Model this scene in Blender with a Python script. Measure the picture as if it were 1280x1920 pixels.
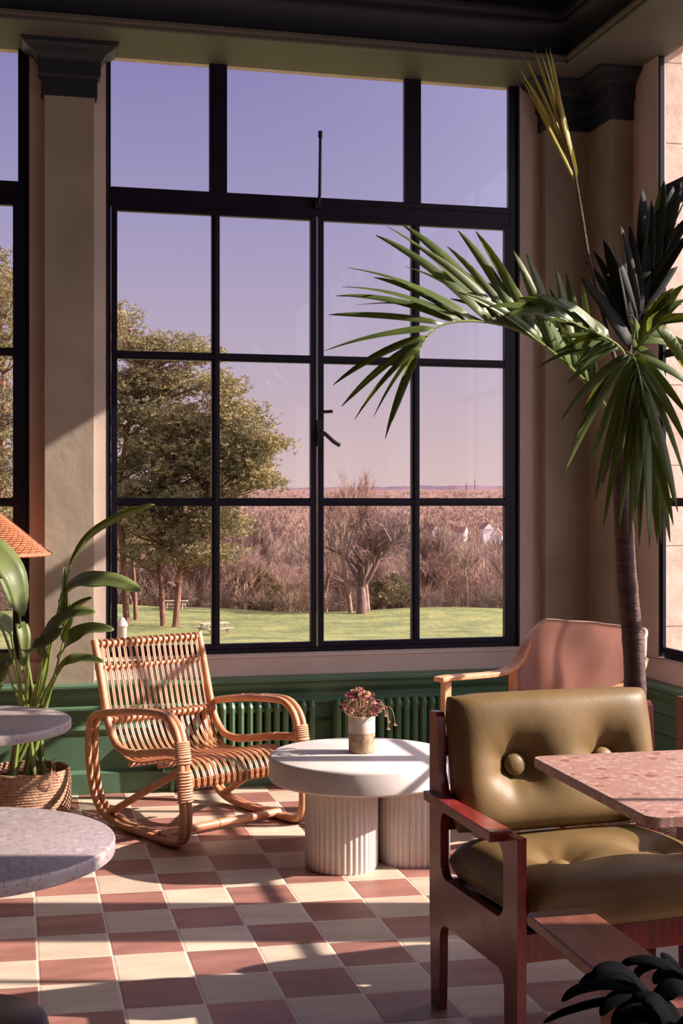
import bpy, math, random
from mathutils import Vector, Matrix, noise
R = math.radians
random.seed(7)
scene = bpy.context.scene
for o in list(bpy.data.objects): bpy.data.objects.remove(o)
C = scene.collection

# ------------------------------------------------------------------ camera
T = R(13.65); F = 2524.0; H0 = 938.0; CZ = 1.5
sT, cT = math.sin(T), math.cos(T)
cam_d = bpy.data.cameras.new('camera'); cam = bpy.data.objects.new('camera', cam_d); C.objects.link(cam)
cam.location = (0, 0, CZ); cam.rotation_euler = (R(90), 0, -T)
cam_d.sensor_fit = 'VERTICAL'; cam_d.sensor_height = 36.0; cam_d.lens = 36.0*F/1920
cam_d.shift_y = -(960-H0)/1920; cam_d.clip_end = 9000
scene.camera = cam
# ------------------------------------------------------------------ world, sun, exposure
SUN_EL = 31.9
SUN_STRENGTH = 12.5
SUN_COL = (1.0, 0.86, 0.75)
w = bpy.data.worlds.new('sky'); scene.world = w; w.use_nodes = True
nt = w.node_tree; nt.nodes.clear()
tc = nt.nodes.new('ShaderNodeTexCoord'); sep = nt.nodes.new('ShaderNodeSeparateXYZ')
nt.links.new(tc.outputs['Generated'], sep.inputs[0])
ramp = nt.nodes.new('ShaderNodeValToRGB'); nt.links.new(sep.outputs['Z'], ramp.inputs[0])
cr = ramp.color_ramp
cr.elements[0].position = 0.0; cr.elements[0].color = (0.76, 0.56, 0.54, 1)
cr.elements[1].position = 1.0; cr.elements[1].color = (0.55, 0.48, 0.70, 1)
for p, c_ in ((0.045, (0.66, 0.50, 0.53, 1)), (0.10, (0.54, 0.44, 0.56, 1)), (0.20, (0.39, 0.345, 0.56, 1)), (0.32, (0.26, 0.23, 0.48, 1))):
    e = cr.elements.new(p); e.color = c_
bg = nt.nodes.new('ShaderNodeBackground'); bg.inputs[1].default_value = 1.0
nt.links.new(ramp.outputs[0], bg.inputs[0])
# brighter hazy sky on the sun's side (well outside the back window's view)
GLOW = 4.2; GLOW_POW = 2.6
az = nt.nodes.new('ShaderNodeVectorMath'); az.operation = 'DOT_PRODUCT'; nt.links.new(tc.outputs['Generated'], az.inputs[0])
az.inputs[1].default_value = (cT*math.cos(R(SUN_EL)), -sT*math.cos(R(SUN_EL)), math.sin(R(SUN_EL)))
mxz = nt.nodes.new('ShaderNodeMath'); mxz.operation = 'MAXIMUM'; mxz.inputs[1].default_value = 0; nt.links.new(az.outputs['Value'], mxz.inputs[0])
pw = nt.nodes.new('ShaderNodeMath'); pw.operation = 'POWER'; pw.inputs[1].default_value = GLOW_POW; nt.links.new(mxz.outputs[0], pw.inputs[0])
gs = nt.nodes.new('ShaderNodeMath'); gs.operation = 'MULTIPLY'; gs.inputs[1].default_value = GLOW; nt.links.new(pw.outputs[0], gs.inputs[0])
bg2 = nt.nodes.new('ShaderNodeBackground'); bg2.inputs[0].default_value = (.95, .86, .95, 1); nt.links.new(gs.outputs[0], bg2.inputs[1])
ads = nt.nodes.new('ShaderNodeAddShader'); nt.links.new(bg.outputs[0], ads.inputs[0]); nt.links.new(bg2.outputs[0], ads.inputs[1])
wo = nt.nodes.new('ShaderNodeOutputWorld'); nt.links.new(ads.outputs[0], wo.inputs[0])
sd = bpy.data.lights.new('sun', 'SUN'); sd.energy = SUN_STRENGTH; sd.color = SUN_COL; sd.angle = R(0.55)
sun = bpy.data.objects.new('sun', sd); C.objects.link(sun)
el = R(SUN_EL)
sdir = Vector((-cT*math.cos(el), sT*math.cos(el), -math.sin(el)))
sun.rotation_euler = sdir.to_track_quat('-Z', 'Y').to_euler(); sun.location = (12, -3, 9)
vs = scene.view_settings
scene.display_settings.display_device = 'sRGB'
vs.view_transform = 'Standard'; vs.look = 'None'; vs.exposure = 0.0; vs.gamma = 1.0; vs.use_curve_mapping = False

# ------------------------------------------------------------------ helpers
def P(u, v, Z):
    r = (u-640)/F*Z
    return Vector((Z*sT+r*cT, Z*cT-r*sT, CZ+(H0-v)/F*Z))
def CR(r, Z, z=0.0): return Vector((Z*sT+r*cT, Z*cT-r*sT, z))

class MB:
    def __init__(s): s.v = []; s.f = []
    def box(s, x0, y0, z0, x1, y1, z1):
        n = len(s.v)
        s.v += [(x, y, z) for z in (z0, z1) for x, y in ((x0, y0), (x1, y0), (x1, y1), (x0, y1))]
        s.f += [tuple(n+i for i in q) for q in ((3, 2, 1, 0), (4, 5, 6, 7), (0, 1, 5, 4), (1, 2, 6, 5), (2, 3, 7, 6), (3, 0, 4, 7))]
        return s
    def tube(s, pts, r, n=8, closed=False, flat=None):
        pts = [Vector(p) for p in pts]; m = len(pts)
        rs = r if isinstance(r, (list, tuple)) else [r]*m
        up = None; base = len(s.v)
        for i in range(m):
            if closed: t = pts[(i+1) % m]-pts[i-1]
            else: t = pts[min(i+1, m-1)]-pts[max(i-1, 0)]
            if t.length < 1e-9: t = Vector((0, 0, 1))
            t.normalize()
            if up is None:
                up = Vector((0, 0, 1)) if abs(t.z) < .9 else Vector((1, 0, 0))
            a = t.cross(up)
            if a.length < 1e-6: a = t.cross(Vector((1, .3, 0)))
            a.normalize(); b = a.cross(t).normalized(); up = b
            for k in range(n):
                th = 2*math.pi*k/n
                q = pts[i]+(a*math.cos(th)+b*math.sin(th)*(flat or 1))*rs[i]
                s.v.append(tuple(q))
        for i in range(m if closed else m-1):
            j = (i+1) % m
            for k in range(n):
                s.f.append((base+i*n+k, base+i*n+(k+1) % n, base+j*n+(k+1) % n, base+j*n+k))
        if not closed:
            s.f.append(tuple(base+k for k in range(n))[::-1]); s.f.append(tuple(base+(m-1)*n+k for k in range(n)))
        return s
    def lathe(s, prof, n=48, c=(0, 0, 0), cap=True):
        base = len(s.v)
        for r, z in prof:
            for k in range(n):
                th = 2*math.pi*k/n; s.v.append((c[0]+r*math.cos(th), c[1]+r*math.sin(th), c[2]+z))
        for i in range(len(prof)-1):
            for k in range(n):
                s.f.append((base+i*n+k, base+i*n+(k+1) % n, base+(i+1)*n+(k+1) % n, base+(i+1)*n+k))
        if cap:
            s.f.append(tuple(base+k for k in range(n))[::-1]); s.f.append(tuple(base+(len(prof)-1)*n+k for k in range(n)))
        return s
    def grid(s, fn, nu, nv, wrapu=False):
        base = len(s.v)
        for j in range(nv+1):
            for i in range(nu+(0 if wrapu else 1)): s.v.append(tuple(fn(i/nu, j/nv)))
        W = nu if wrapu else nu+1
        for j in range(nv):
            for i in range(nu):
                i2 = (i+1) % W
                s.f.append((base+j*W+i, base+j*W+i2, base+(j+1)*W+i2, base+(j+1)*W+i))
        return s
    def sweep(s, path, prof, closed_prof=False):
        """2-D path (x, y); profile (offset to the left of travel, z)"""
        base = len(s.v); m = len(path); n = len(prof)
        for i in range(m):
            p = Vector(path[i])
            d0 = (Vector(path[i])-Vector(path[i-1])).normalized() if i > 0 else None
            d1 = (Vector(path[i+1])-Vector(path[i])).normalized() if i < m-1 else None
            if d0 is None: d0 = d1
            if d1 is None: d1 = d0
            n0 = Vector((-d0.y, d0.x)); n1 = Vector((-d1.y, d1.x))
            k = n0+n1; k = k/max(1e-6, k.dot(n0))
            for o, z in prof: s.v.append((p.x+k.x*o, p.y+k.y*o, z))
        for i in range(m-1):
            for k in range(n-1 if not closed_prof else n):
                k2 = (k+1) % n
                s.f.append((base+i*n+k, base+i*n+k2, base+(i+1)*n+k2, base+(i+1)*n+k))
        s.f.append(tuple(base+k for k in range(n))); s.f.append(tuple(base+(m-1)*n+k for k in range(n))[::-1])
        return s
    def prism(s, poly, a0, a1, axis='z'):
        base = len(s.v); n = len(poly)
        for a in (a0, a1):
            for p, q in poly:
                s.v.append((p, q, a) if axis == 'z' else ((a, p, q) if axis == 'x' else (p, a, q)))
        s.f.append(tuple(base+i for i in range(n))[::-1]); s.f.append(tuple(base+n+i for i in range(n)))
        for i in range(n):
            j = (i+1) % n; s.f.append((base+i, base+j, base+n+j, base+n+i))
        return s
    def build(s, name, m, parent=None, smooth=True, bevel=0, world=False, origin=None, ang=38, solid=0):
        off = Vector((0, 0, 0))
        if origin is not None: off = Vector(origin)
        if world and parent is not None: off = Vector(parent['wloc'] if 'wloc' in parent else parent.location)
        me = bpy.data.meshes.new(name)
        me.from_pydata([(a-off.x, b-off.y, c-off.z) for a, b, c in s.v], [], s.f)
        me.validate(); me.update()
        me.materials.append(m)
        if smooth:
            me.polygons.foreach_set('use_smooth', [True]*len(me.polygons))
            me.set_sharp_from_angle(angle=R(ang))
        o = bpy.data.objects.new(name, me); C.objects.link(o)
        if origin is not None: o.location = off
        if parent is not None: o.parent = parent
        if solid:
            md = o.modifiers.new('solid', 'SOLIDIFY'); md.thickness = solid; md.offset = 0
        if bevel:
            md = o.modifiers.new('bevel', 'BEVEL'); md.width = bevel; md.segments = 3; md.limit_method = 'ANGLE'; md.angle_limit = R(40)
        return o

def thing(name, label, cat, loc=(0, 0, 0), rotz=0, group=None):
    o = bpy.data.objects.new(name, None); C.objects.link(o); o.empty_display_size = .1
    o.location = loc; o.rotation_euler = (0, 0, rotz); o['label'] = label; o['category'] = cat
    if group: o['group'] = group
    return o
def tag(o, label, cat, group=None, kind=None):
    o['label'] = label; o['category'] = cat
    if group: o['group'] = group
    if kind: o['kind'] = kind
    return o
def struct(o): o['kind'] = 'structure'; return o
def copy_tree(o, parent=None):
    c = o.copy(); C.objects.link(c); c.parent = parent
    for ch in list(o.children): copy_tree(ch, c)
    return c
def smooth_path(pts, n=8, closed=False):
    pts = [Vector(p) for p in pts]; out = []; m = len(pts)
    for i in range(m if closed else m-1):
        if closed: p0, p1, p2, p3 = pts[i-1], pts[i], pts[(i+1) % m], pts[(i+2) % m]
        else: p0, p1, p2, p3 = pts[max(i-1, 0)], pts[i], pts[i+1], pts[min(i+2, m-1)]
        for k in range(n):
            t = k/n
            out.append(.5*((2*p1)+(-p0+p2)*t+(2*p0-5*p1+4*p2-p3)*t*t+(-p0+3*p1-3*p2+p3)*t**3))
    if not closed: out.append(pts[-1])
    return out

# ------------------------------------------------------------------ materials
def srgb(r, g, b):
    f = lambda x: (x/255/12.92) if x/255 <= .04045 else ((x/255+.055)/1.055)**2.4
    return (f(r), f(g), f(b), 1)
def newmat(name):
    m = bpy.data.materials.new(name); m.use_nodes = True
    t = m.node_tree; b = t.nodes['Principled BSDF']; return m, t, b
def N(t, k, **kw):
    n = t.nodes.new(k)
    for a, v in kw.items(): setattr(n, a, v)
    return n
def mat(name, col, rough=.6, col2=None, scale=6, detail=4, bump=0, bscale=None, bdist=.01, spec=.5, metal=0, stretch=None, coat=0, trans=0, tcol=None, gen=False, p0=.35, p1=.65):
    m, t, b = newmat(name)
    b.inputs['Base Color'].default_value = col; b.inputs['Roughness'].default_value = rough
    b.inputs['Specular IOR Level'].default_value = spec; b.inputs['Metallic'].default_value = metal
    b.inputs['Coat Weight'].default_value = coat; b.inputs['Coat Roughness'].default_value = .15
    tc = N(t, 'ShaderNodeTexCoord'); mp = N(t, 'ShaderNodeMapping'); t.links.new(tc.outputs['Object'], mp.inputs[0])
    if stretch: mp.inputs['Scale'].default_value = stretch
    if col2 is not None:
        nz = N(t, 'ShaderNodeTexNoise'); nz.inputs['Scale'].default_value = scale; nz.inputs['Detail'].default_value = detail
        t.links.new(mp.outputs[0], nz.inputs['Vector'])
        rp = N(t, 'ShaderNodeValToRGB'); rp.color_ramp.elements[0].color = col; rp.color_ramp.elements[1].color = col2
        rp.color_ramp.elements[0].position = p0; rp.color_ramp.elements[1].position = p1
        t.links.new(nz.outputs['Fac'], rp.inputs[0]); t.links.new(rp.outputs[0], b.inputs['Base Color'])
    if bump:
        nb = N(t, 'ShaderNodeTexNoise'); nb.inputs['Scale'].default_value = bscale or scale*4; nb.inputs['Detail'].default_value = 5
        t.links.new(mp.outputs[0], nb.inputs['Vector'])
        bp = N(t, 'ShaderNodeBump'); bp.inputs['Strength'].default_value = bump; bp.inputs['Distance'].default_value = bdist
        t.links.new(nb.outputs['Fac'], bp.inputs['Height']); t.links.new(bp.outputs[0], b.inputs['Normal'])
    if trans:
        tr = N(t, 'ShaderNodeBsdfTranslucent'); tr.inputs[0].default_value = tcol or col
        mx = N(t, 'ShaderNodeMixShader'); mx.inputs[0].default_value = trans
        out = t.nodes['Material Output']
        t.links.new(b.outputs[0], mx.inputs[1]); t.links.new(tr.outputs[0], mx.inputs[2]); t.links.new(mx.outputs[0], out.inputs[0])
    return m

M = {}
M['cream'] = mat('cream wall paint', srgb(206, 188, 174), .75, srgb(196, 178, 164), 3, bump=.25, bscale=30, bdist=.004)
M['khaki'] = mat('khaki trowelled plaster', srgb(164, 152, 132), .85, srgb(144, 133, 116), 2.2, 6, bump=.5, bscale=14, bdist=.006)
M['green'] = mat('green gloss paint', srgb(84, 114, 88), .4, srgb(74, 104, 80), 4, bump=.12, bscale=18, bdist=.004)
M['radgreen'] = mat('radiator green paint', srgb(84, 120, 86), .35, srgb(72, 106, 76), 9, bump=.1, bscale=25, bdist=.003)
M['beam'] = mat('dark olive beam paint', srgb(92, 88, 78), .6, srgb(82, 78, 72), 2, bump=.15, bscale=20, bdist=.003)
M['cap'] = mat('dark green black capital paint and cornice shade', srgb(34, 38, 48), .55, srgb(28, 32, 42), 3, bump=.1, bscale=20, bdist=.003)
M['ceil'] = mat('dark navy ceiling paint', srgb(12, 10, 20), .8, spec=.1)
M['frame'] = mat('black metal window paint', srgb(16, 10, 28), .42, srgb(22, 16, 34), 8, bump=.15, bscale=40, bdist=.002, spec=.3)
M['iron'] = mat('dark iron fitting', srgb(44, 34, 44), .45, metal=.3)
M['soil'] = mat('reddish potting clay pebbles', srgb(120, 66, 48), .9, srgb(70, 38, 30), 60, bump=1, bscale=90, bdist=.02)
M['rattan'] = mat('honey rattan cane', srgb(204, 150, 114), .42, srgb(182, 124, 90), 14, bump=.12, bscale=60, bdist=.002)
M['bind'] = mat('wrapped rattan binding', srgb(212, 164, 130), .45, srgb(190, 136, 104), 30, bump=.3, bscale=120, bdist=.002)
M['concrete'] = mat('white fine concrete', srgb(216, 206, 200), .7, srgb(204, 194, 188), 5, bump=.12, bscale=40, bdist=.002)
M['wood_pale'] = mat('pale ash wood', srgb(226, 170, 126), .45, srgb(200, 140, 100), 6, bump=.1, bscale=30, bdist=.002, stretch=(6, 6, 1))
M['wood_red'] = mat('red brown stained wood', srgb(138, 46, 42), .32, srgb(104, 36, 36), 7, 6, bump=.08, bscale=24, bdist=.002, stretch=(8, 2, 1.2), coat=.15)
M['wood_dark'] = mat('worn brown wood', srgb(128, 76, 62), .4, srgb(102, 58, 50), 6, 6, bump=.1, bscale=20, bdist=.002, stretch=(9, 1.2, 9))
M['canvas'] = mat('heavy natural canvas', srgb(222, 190, 180), .9, srgb(212, 178, 168), 8, bump=.35, bscale=300, bdist=.001, trans=.4, tcol=srgb(226, 196, 184))
M['hem'] = mat('pale canvas hem', srgb(224, 190, 172), .85, bump=.3, bscale=300, bdist=.001)
M['trunk'] = mat('palm trunk', srgb(92, 60, 48), .7, srgb(60, 38, 36), 12, bump=.5, bscale=30, bdist=.01, stretch=(1, 1, 6))
M['shaft'] = mat('palm crownshaft', srgb(128, 120, 70), .5, srgb(90, 70, 50), 10, stretch=(4, 4, .6))
M['palm'] = mat('palm leaflet', srgb(94, 110, 56), .42, srgb(72, 88, 46), 9, trans=.32, tcol=srgb(165, 175, 70), stretch=(1, 1, 1))
M['palm_light'] = mat('young yellow palm leaflet', srgb(196, 184, 96), .4, srgb(166, 160, 80), 9, trans=.35, tcol=srgb(215, 205, 95))
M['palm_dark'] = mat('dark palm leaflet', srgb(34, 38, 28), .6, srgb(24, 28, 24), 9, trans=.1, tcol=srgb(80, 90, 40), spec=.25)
M['leaf'] = mat('glossy paddle leaf', srgb(118, 128, 74), .45, srgb(94, 108, 60), 7, bump=.3, bscale=20, bdist=.003, trans=.28, tcol=srgb(170, 175, 80), spec=.35)
M['stem'] = mat('leaf stem green', srgb(120, 134, 66), .4, srgb(98, 116, 54), 9)
M['dead'] = mat('dry brown leaf tip', srgb(120, 90, 60), .7)
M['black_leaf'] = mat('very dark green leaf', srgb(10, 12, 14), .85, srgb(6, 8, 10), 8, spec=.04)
M['planter'] = mat('dark grey planter', srgb(40, 38, 44), .7, srgb(32, 30, 38), 9)
M['dark_wood'] = mat('black brown stool wood', srgb(34, 26, 34), .35, srgb(26, 20, 28), 9, stretch=(1, 8, 1))
M['table_leg'] = mat('black iron table base', srgb(26, 22, 30), .5)
M['rope'] = mat('seagrass rope', srgb(190, 152, 122), .9, srgb(146, 110, 88), 60, bump=1, bscale=140, bdist=.006)
M['wicker'] = mat('orange wicker', srgb(212, 132, 92), .55, srgb(186, 104, 70), 40, bump=.4, bscale=90, bdist=.003, trans=.15, tcol=srgb(220, 140, 90))
M['gap'] = mat('amber bulb glass', srgb(200, 160, 120), .2)
M['potlow'] = mat('raw clay lower pot', srgb(188, 160, 132), .85, srgb(156, 124, 96), 60, bump=.4, bscale=120, bdist=.003)
M['potup'] = mat('white glazed upper pot', srgb(224, 208, 192), .6, srgb(206, 188, 170), 20)
M['flower_a'] = mat('dusty pink dried petal', srgb(214, 150, 150), .8, srgb(176, 104, 116), 60)
M['flower_b'] = mat('cream dried petal', srgb(236, 206, 178), .8, srgb(214, 170, 140), 60)
M['flower_c'] = mat('plum dried petal', srgb(156, 96, 110), .8, srgb(120, 70, 88), 60)
M['dry'] = mat('dry flower stem', srgb(150, 120, 90), .8)
M['grass'] = mat('lawn grass', srgb(124, 124, 66), .95, srgb(84, 92, 46), .35, 12, bump=.7, bscale=1.6, bdist=.3)
M['pine'] = mat('pine needles', srgb(158, 140, 96), .85, srgb(92, 86, 64), .6, trans=.15, tcol=srgb(150, 136, 80))
M['pinebark'] = mat('pine bark', srgb(150, 104, 84), .9, srgb(104, 70, 60), 3, bump=.8, bscale=8, bdist=.05, stretch=(2, 2, .4))
M['bark'] = mat('bare tree bark', srgb(170, 136, 120), .9, srgb(132, 102, 92), 2)
M['bark_d'] = mat('dark bare tree bark', srgb(130, 100, 90), .9, srgb(98, 76, 72), 2)
M['twig'] = mat('reddish winter twigs', srgb(180, 144, 128), .95, srgb(132, 104, 94), .6)
M['twig2'] = mat('brown winter scrub', srgb(166, 136, 114), .95, srgb(120, 96, 84), .6)
M['housew'] = mat('white render', srgb(236, 222, 214), .8)
M['roof'] = mat('brown roof tile', srgb(130, 84, 76), .9)
M['bench'] = mat('weathered picnic table wood', srgb(190, 160, 140), .85, srgb(160, 130, 112), 3)
M['stonepost'] = mat('pale garden post', srgb(196, 164, 150), .9)

def stone_mat():
    m, t, b = newmat('sunlit limestone')
    b.inputs['Roughness'].default_value = .9
    g = N(t, 'ShaderNodeNewGeometry'); sp = N(t, 'ShaderNodeSeparateXYZ'); t.links.new(g.outputs['Position'], sp.inputs[0])
    nz = N(t, 'ShaderNodeTexNoise'); nz.inputs['Scale'].default_value = 7; nz.inputs['Detail'].default_value = 8; nz.inputs['Roughness'].default_value = .7
    t.links.new(g.outputs['Position'], nz.inputs['Vector'])
    rp = N(t, 'ShaderNodeValToRGB'); rp.color_ramp.elements[0].color = srgb(190, 162, 144); rp.color_ramp.elements[1].color = srgb(214, 190, 172)
    rp.color_ramp.elements[0].position = .35; rp.color_ramp.elements[1].position = .6
    t.links.new(nz.outputs['Fac'], rp.inputs[0])
    # horizontal joints every 0.42 m
    a = N(t, 'ShaderNodeMath', operation='DIVIDE'); a.inputs[1].default_value = .42; t.links.new(sp.outputs['Z'], a.inputs[0])
    fr = N(t, 'ShaderNodeMath', operation='FRACT'); t.links.new(a.outputs[0], fr.inputs[0])
    lt = N(t, 'ShaderNodeMath', operation='LESS_THAN'); lt.inputs[1].default_value = .012; t.links.new(fr.outputs[0], lt.inputs[0])
    mx = N(t, 'ShaderNodeMix', data_type='RGBA'); t.links.new(lt.outputs[0], mx.inputs[0]); t.links.new(rp.outputs[0], mx.inputs[6])
    mx.inputs[7].default_value = srgb(120, 86, 70); t.links.new(mx.outputs[2], b.inputs['Base Color'])
    bp = N(t, 'ShaderNodeBump'); bp.inputs['Strength'].default_value = .6; bp.inputs['Distance'].default_value = .01
    t.links.new(nz.outputs['Fac'], bp.inputs['Height']); t.links.new(bp.outputs[0], b.inputs['Normal'])
    return m
M['stone'] = stone_mat()

def tile_mat():
    m, t, b = newmat('checkered floor tiles')
    S = .2395; X0 = .074; V0 = 4.263; SK = .0585
    g = N(t, 'ShaderNodeNewGeometry'); sp = N(t, 'ShaderNodeSeparateXYZ'); t.links.new(g.outputs['Position'], sp.inputs[0])
    def mth(op, a, b_=None, c_=None):
        n = N(t, 'ShaderNodeMath', operation=op)
        for i, q in enumerate((a, b_, c_)):
            if q is None: continue
            if isinstance(q, (int, float)): n.inputs[i].default_value = q
            else: t.links.new(q, n.inputs[i])
        return n.outputs[0]
    u = mth('DIVIDE', mth('SUBTRACT', sp.outputs['X'], X0), S)
    v = mth('DIVIDE', mth('SUBTRACT', mth('MULTIPLY_ADD', sp.outputs['X'], SK, sp.outputs['Y']), V0), S)
    fu = mth('FLOOR', u); fv = mth('FLOOR', v)
    par = mth('FLOORED_MODULO', mth('ADD', fu, fv), 2.0)
    cu = mth('FRACT', u); cv = mth('FRACT', v)
    eu = mth('MINIMUM', cu, mth('SUBTRACT', 1.0, cu)); ev = mth('MINIMUM', cv, mth('SUBTRACT', 1.0, cv))
    e = mth('MINIMUM', eu, ev)
    grout = mth('LESS_THAN', e, .0135)
    cb = N(t, 'ShaderNodeCombineXYZ'); t.links.new(fu, cb.inputs[0]); t.links.new(fv, cb.inputs[1])
    wn = N(t, 'ShaderNodeTexWhiteNoise'); t.links.new(cb.outputs[0], wn.inputs['Vector'])
    def ramp(fac, c0, c1, p0=.3, p1=.7):
        r_ = N(t, 'ShaderNodeValToRGB'); r_.color_ramp.elements[0].color = c0; r_.color_ramp.elements[1].color = c1
        r_.color_ramp.elements[0].position = p0; r_.color_ramp.elements[1].position = p1; t.links.new(fac, r_.inputs[0]); return r_.outputs[0]
    nz = N(t, 'ShaderNodeTexNoise'); nz.inputs['Scale'].default_value = 9; nz.inputs['Detail'].default_value = 7
    mp = N(t, 'ShaderNodeMapping'); mp.inputs['Scale'].default_value = (.5, 1.6, 1)
    vo = N(t, 'ShaderNodeVectorMath', operation='MULTIPLY_ADD'); t.links.new(wn.outputs['Color'], vo.inputs[0]); vo.inputs[1].default_value = (5, 5, 5); t.links.new(g.outputs['Position'], vo.inputs[2])
    t.links.new(vo.outputs[0], mp.inputs[0]); t.links.new(mp.outputs[0], nz.inputs['Vector'])
    light = ramp(nz.outputs['Fac'], srgb(184, 166, 146), srgb(206, 188, 167))
    terr = ramp(nz.outputs['Fac'], srgb(134, 92, 83), srgb(164, 115, 102))
    mx = N(t, 'ShaderNodeMix', data_type='RGBA'); t.links.new(par, mx.inputs[0]); t.links.new(terr, mx.inputs[6]); t.links.new(light, mx.inputs[7])
    hs = N(t, 'ShaderNodeHueSaturation'); t.links.new(mx.outputs[2], hs.inputs['Color'])
    t.links.new(mth('MULTIPLY_ADD', wn.outputs['Value'], .22, .88), hs.inputs['Value'])
    mg = N(t, 'ShaderNodeMix', data_type='RGBA'); t.links.new(grout, mg.inputs[0]); t.links.new(hs.outputs[0], mg.inputs[6]); mg.inputs[7].default_value = srgb(206, 190, 176)
    t.links.new(mg.outputs[2], b.inputs['Base Color'])
    t.links.new(mth('MULTIPLY_ADD', grout, .3, .42), b.inputs['Roughness'])
    b.inputs['Specular IOR Level'].default_value = .4
    hh = mth('MINIMUM', mth('MULTIPLY', e, 30), 1.0)
    h2 = mth('MULTIPLY_ADD', nz.outputs['Fac'], .25, hh)
    bp = N(t, 'ShaderNodeBump'); bp.inputs['Strength'].default_value = .5; bp.inputs['Distance'].default_value = .003
    t.links.new(h2, bp.inputs['Height']); t.links.new(bp.outputs[0], b.inputs['Normal'])
    return m
M['tile'] = tile_mat()

def terrazzo(name, base, c1, c2, c3, sc=38):
    m, t, b = newmat(name); b.inputs['Roughness'].default_value = .35
    tc = N(t, 'ShaderNodeTexCoord'); mp = N(t, 'ShaderNodeMapping'); t.links.new(tc.outputs['Object'], mp.inputs[0])
    ns = N(t, 'ShaderNodeTexNoise'); ns.inputs['Scale'].default_value = 20; t.links.new(mp.outputs[0], ns.inputs['Vector'])
    ad = N(t, 'ShaderNodeVectorMath', operation='MULTIPLY_ADD'); t.links.new(ns.outputs['Color'], ad.inputs[0]); ad.inputs[1].default_value = (.03, .03, .03); t.links.new(mp.outputs[0], ad.inputs[2])
    prev = None; cur = base
    for i, (c_, s_, th) in enumerate(((c1, sc, .42), (c2, sc*.55, .34), (c3, sc*1.7, .3))):
        vr = N(t, 'ShaderNodeTexVoronoi'); vr.inputs['Scale'].default_value = s_; t.links.new(ad.outputs[0], vr.inputs['Vector'])
        lt = N(t, 'ShaderNodeMath', operation='LESS_THAN'); lt.inputs[1].default_value = th; t.links.new(vr.outputs['Distance'], lt.inputs[0])
        sp = N(t, 'ShaderNodeSeparateColor'); t.links.new(vr.outputs['Color'], sp.inputs[0])
        gt = N(t, 'ShaderNodeMath', operation='GREATER_THAN'); gt.inputs[1].default_value = (.45, .66, .5)[i]; t.links.new(sp.outputs[0], gt.inputs[0])
        mu = N(t, 'ShaderNodeMath', operation='MULTIPLY'); t.links.new(lt.outputs[0], mu.inputs[0]); t.links.new(gt.outputs[0], mu.inputs[1])
        mx = N(t, 'ShaderNodeMix', data_type='RGBA'); t.links.new(mu.outputs[0], mx.inputs[0])
        if prev is None: mx.inputs[6].default_value = base
        else: t.links.new(prev, mx.inputs[6])
        mx.inputs[7].default_value = c_; prev = mx.outputs[2]
    t.links.new(prev, b.inputs['Base Color'])
    return m
M['terrazzo'] = terrazzo('pale grey pink terrazzo', srgb(150, 138, 138), srgb(136, 122, 122), srgb(162, 152, 152), srgb(124, 110, 112), 55)
M['pinkterr'] = terrazzo('rose terrazzo', srgb(162, 124, 112), srgb(180, 148, 134), srgb(142, 90, 80), srgb(188, 162, 150), 40)

def leather_mat():
    m, t, b = newmat('olive leather'); b.inputs['Roughness'].default_value = .48; b.inputs['Specular IOR Level'].default_value = .28
    tc = N(t, 'ShaderNodeTexCoord')
    nz = N(t, 'ShaderNodeTexNoise'); nz.inputs['Scale'].default_value = 5; t.links.new(tc.outputs['Object'], nz.inputs['Vector'])
    rp = N(t, 'ShaderNodeValToRGB'); rp.color_ramp.elements[0].color = srgb(104, 84, 52); rp.color_ramp.elements[1].color = srgb(122, 98, 62)
    rp.color_ramp.elements[0].position = .35; rp.color_ramp.elements[1].position = .65
    t.links.new(nz.outputs['Fac'], rp.inputs[0]); t.links.new(rp.outputs[0], b.inputs['Base Color'])
    vr = N(t, 'ShaderNodeTexVoronoi'); vr.inputs['Scale'].default_value = 330; vr.feature = 'SMOOTH_F1'; t.links.new(tc.outputs['Object'], vr.inputs['Vector'])
    n2 = N(t, 'ShaderNodeTexNoise'); n2.inputs['Scale'].default_value = 12; n2.inputs['Detail'].default_value = 3; t.links.new(tc.outputs['Object'], n2.inputs['Vector'])
    b1 = N(t, 'ShaderNodeBump'); b1.inputs['Strength'].default_value = .3; b1.inputs['Distance'].default_value = .0012; t.links.new(vr.outputs['Distance'], b1.inputs['Height'])
    b2 = N(t, 'ShaderNodeBump'); b2.inputs['Strength'].default_value = .25; b2.inputs['Distance'].default_value = .008
    t.links.new(n2.outputs['Fac'], b2.inputs['Height']); t.links.new(b1.outputs[0], b2.inputs['Normal']); t.links.new(b2.outputs[0], b.inputs['Normal'])
    return m
M['leather'] = leather_mat()

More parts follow.
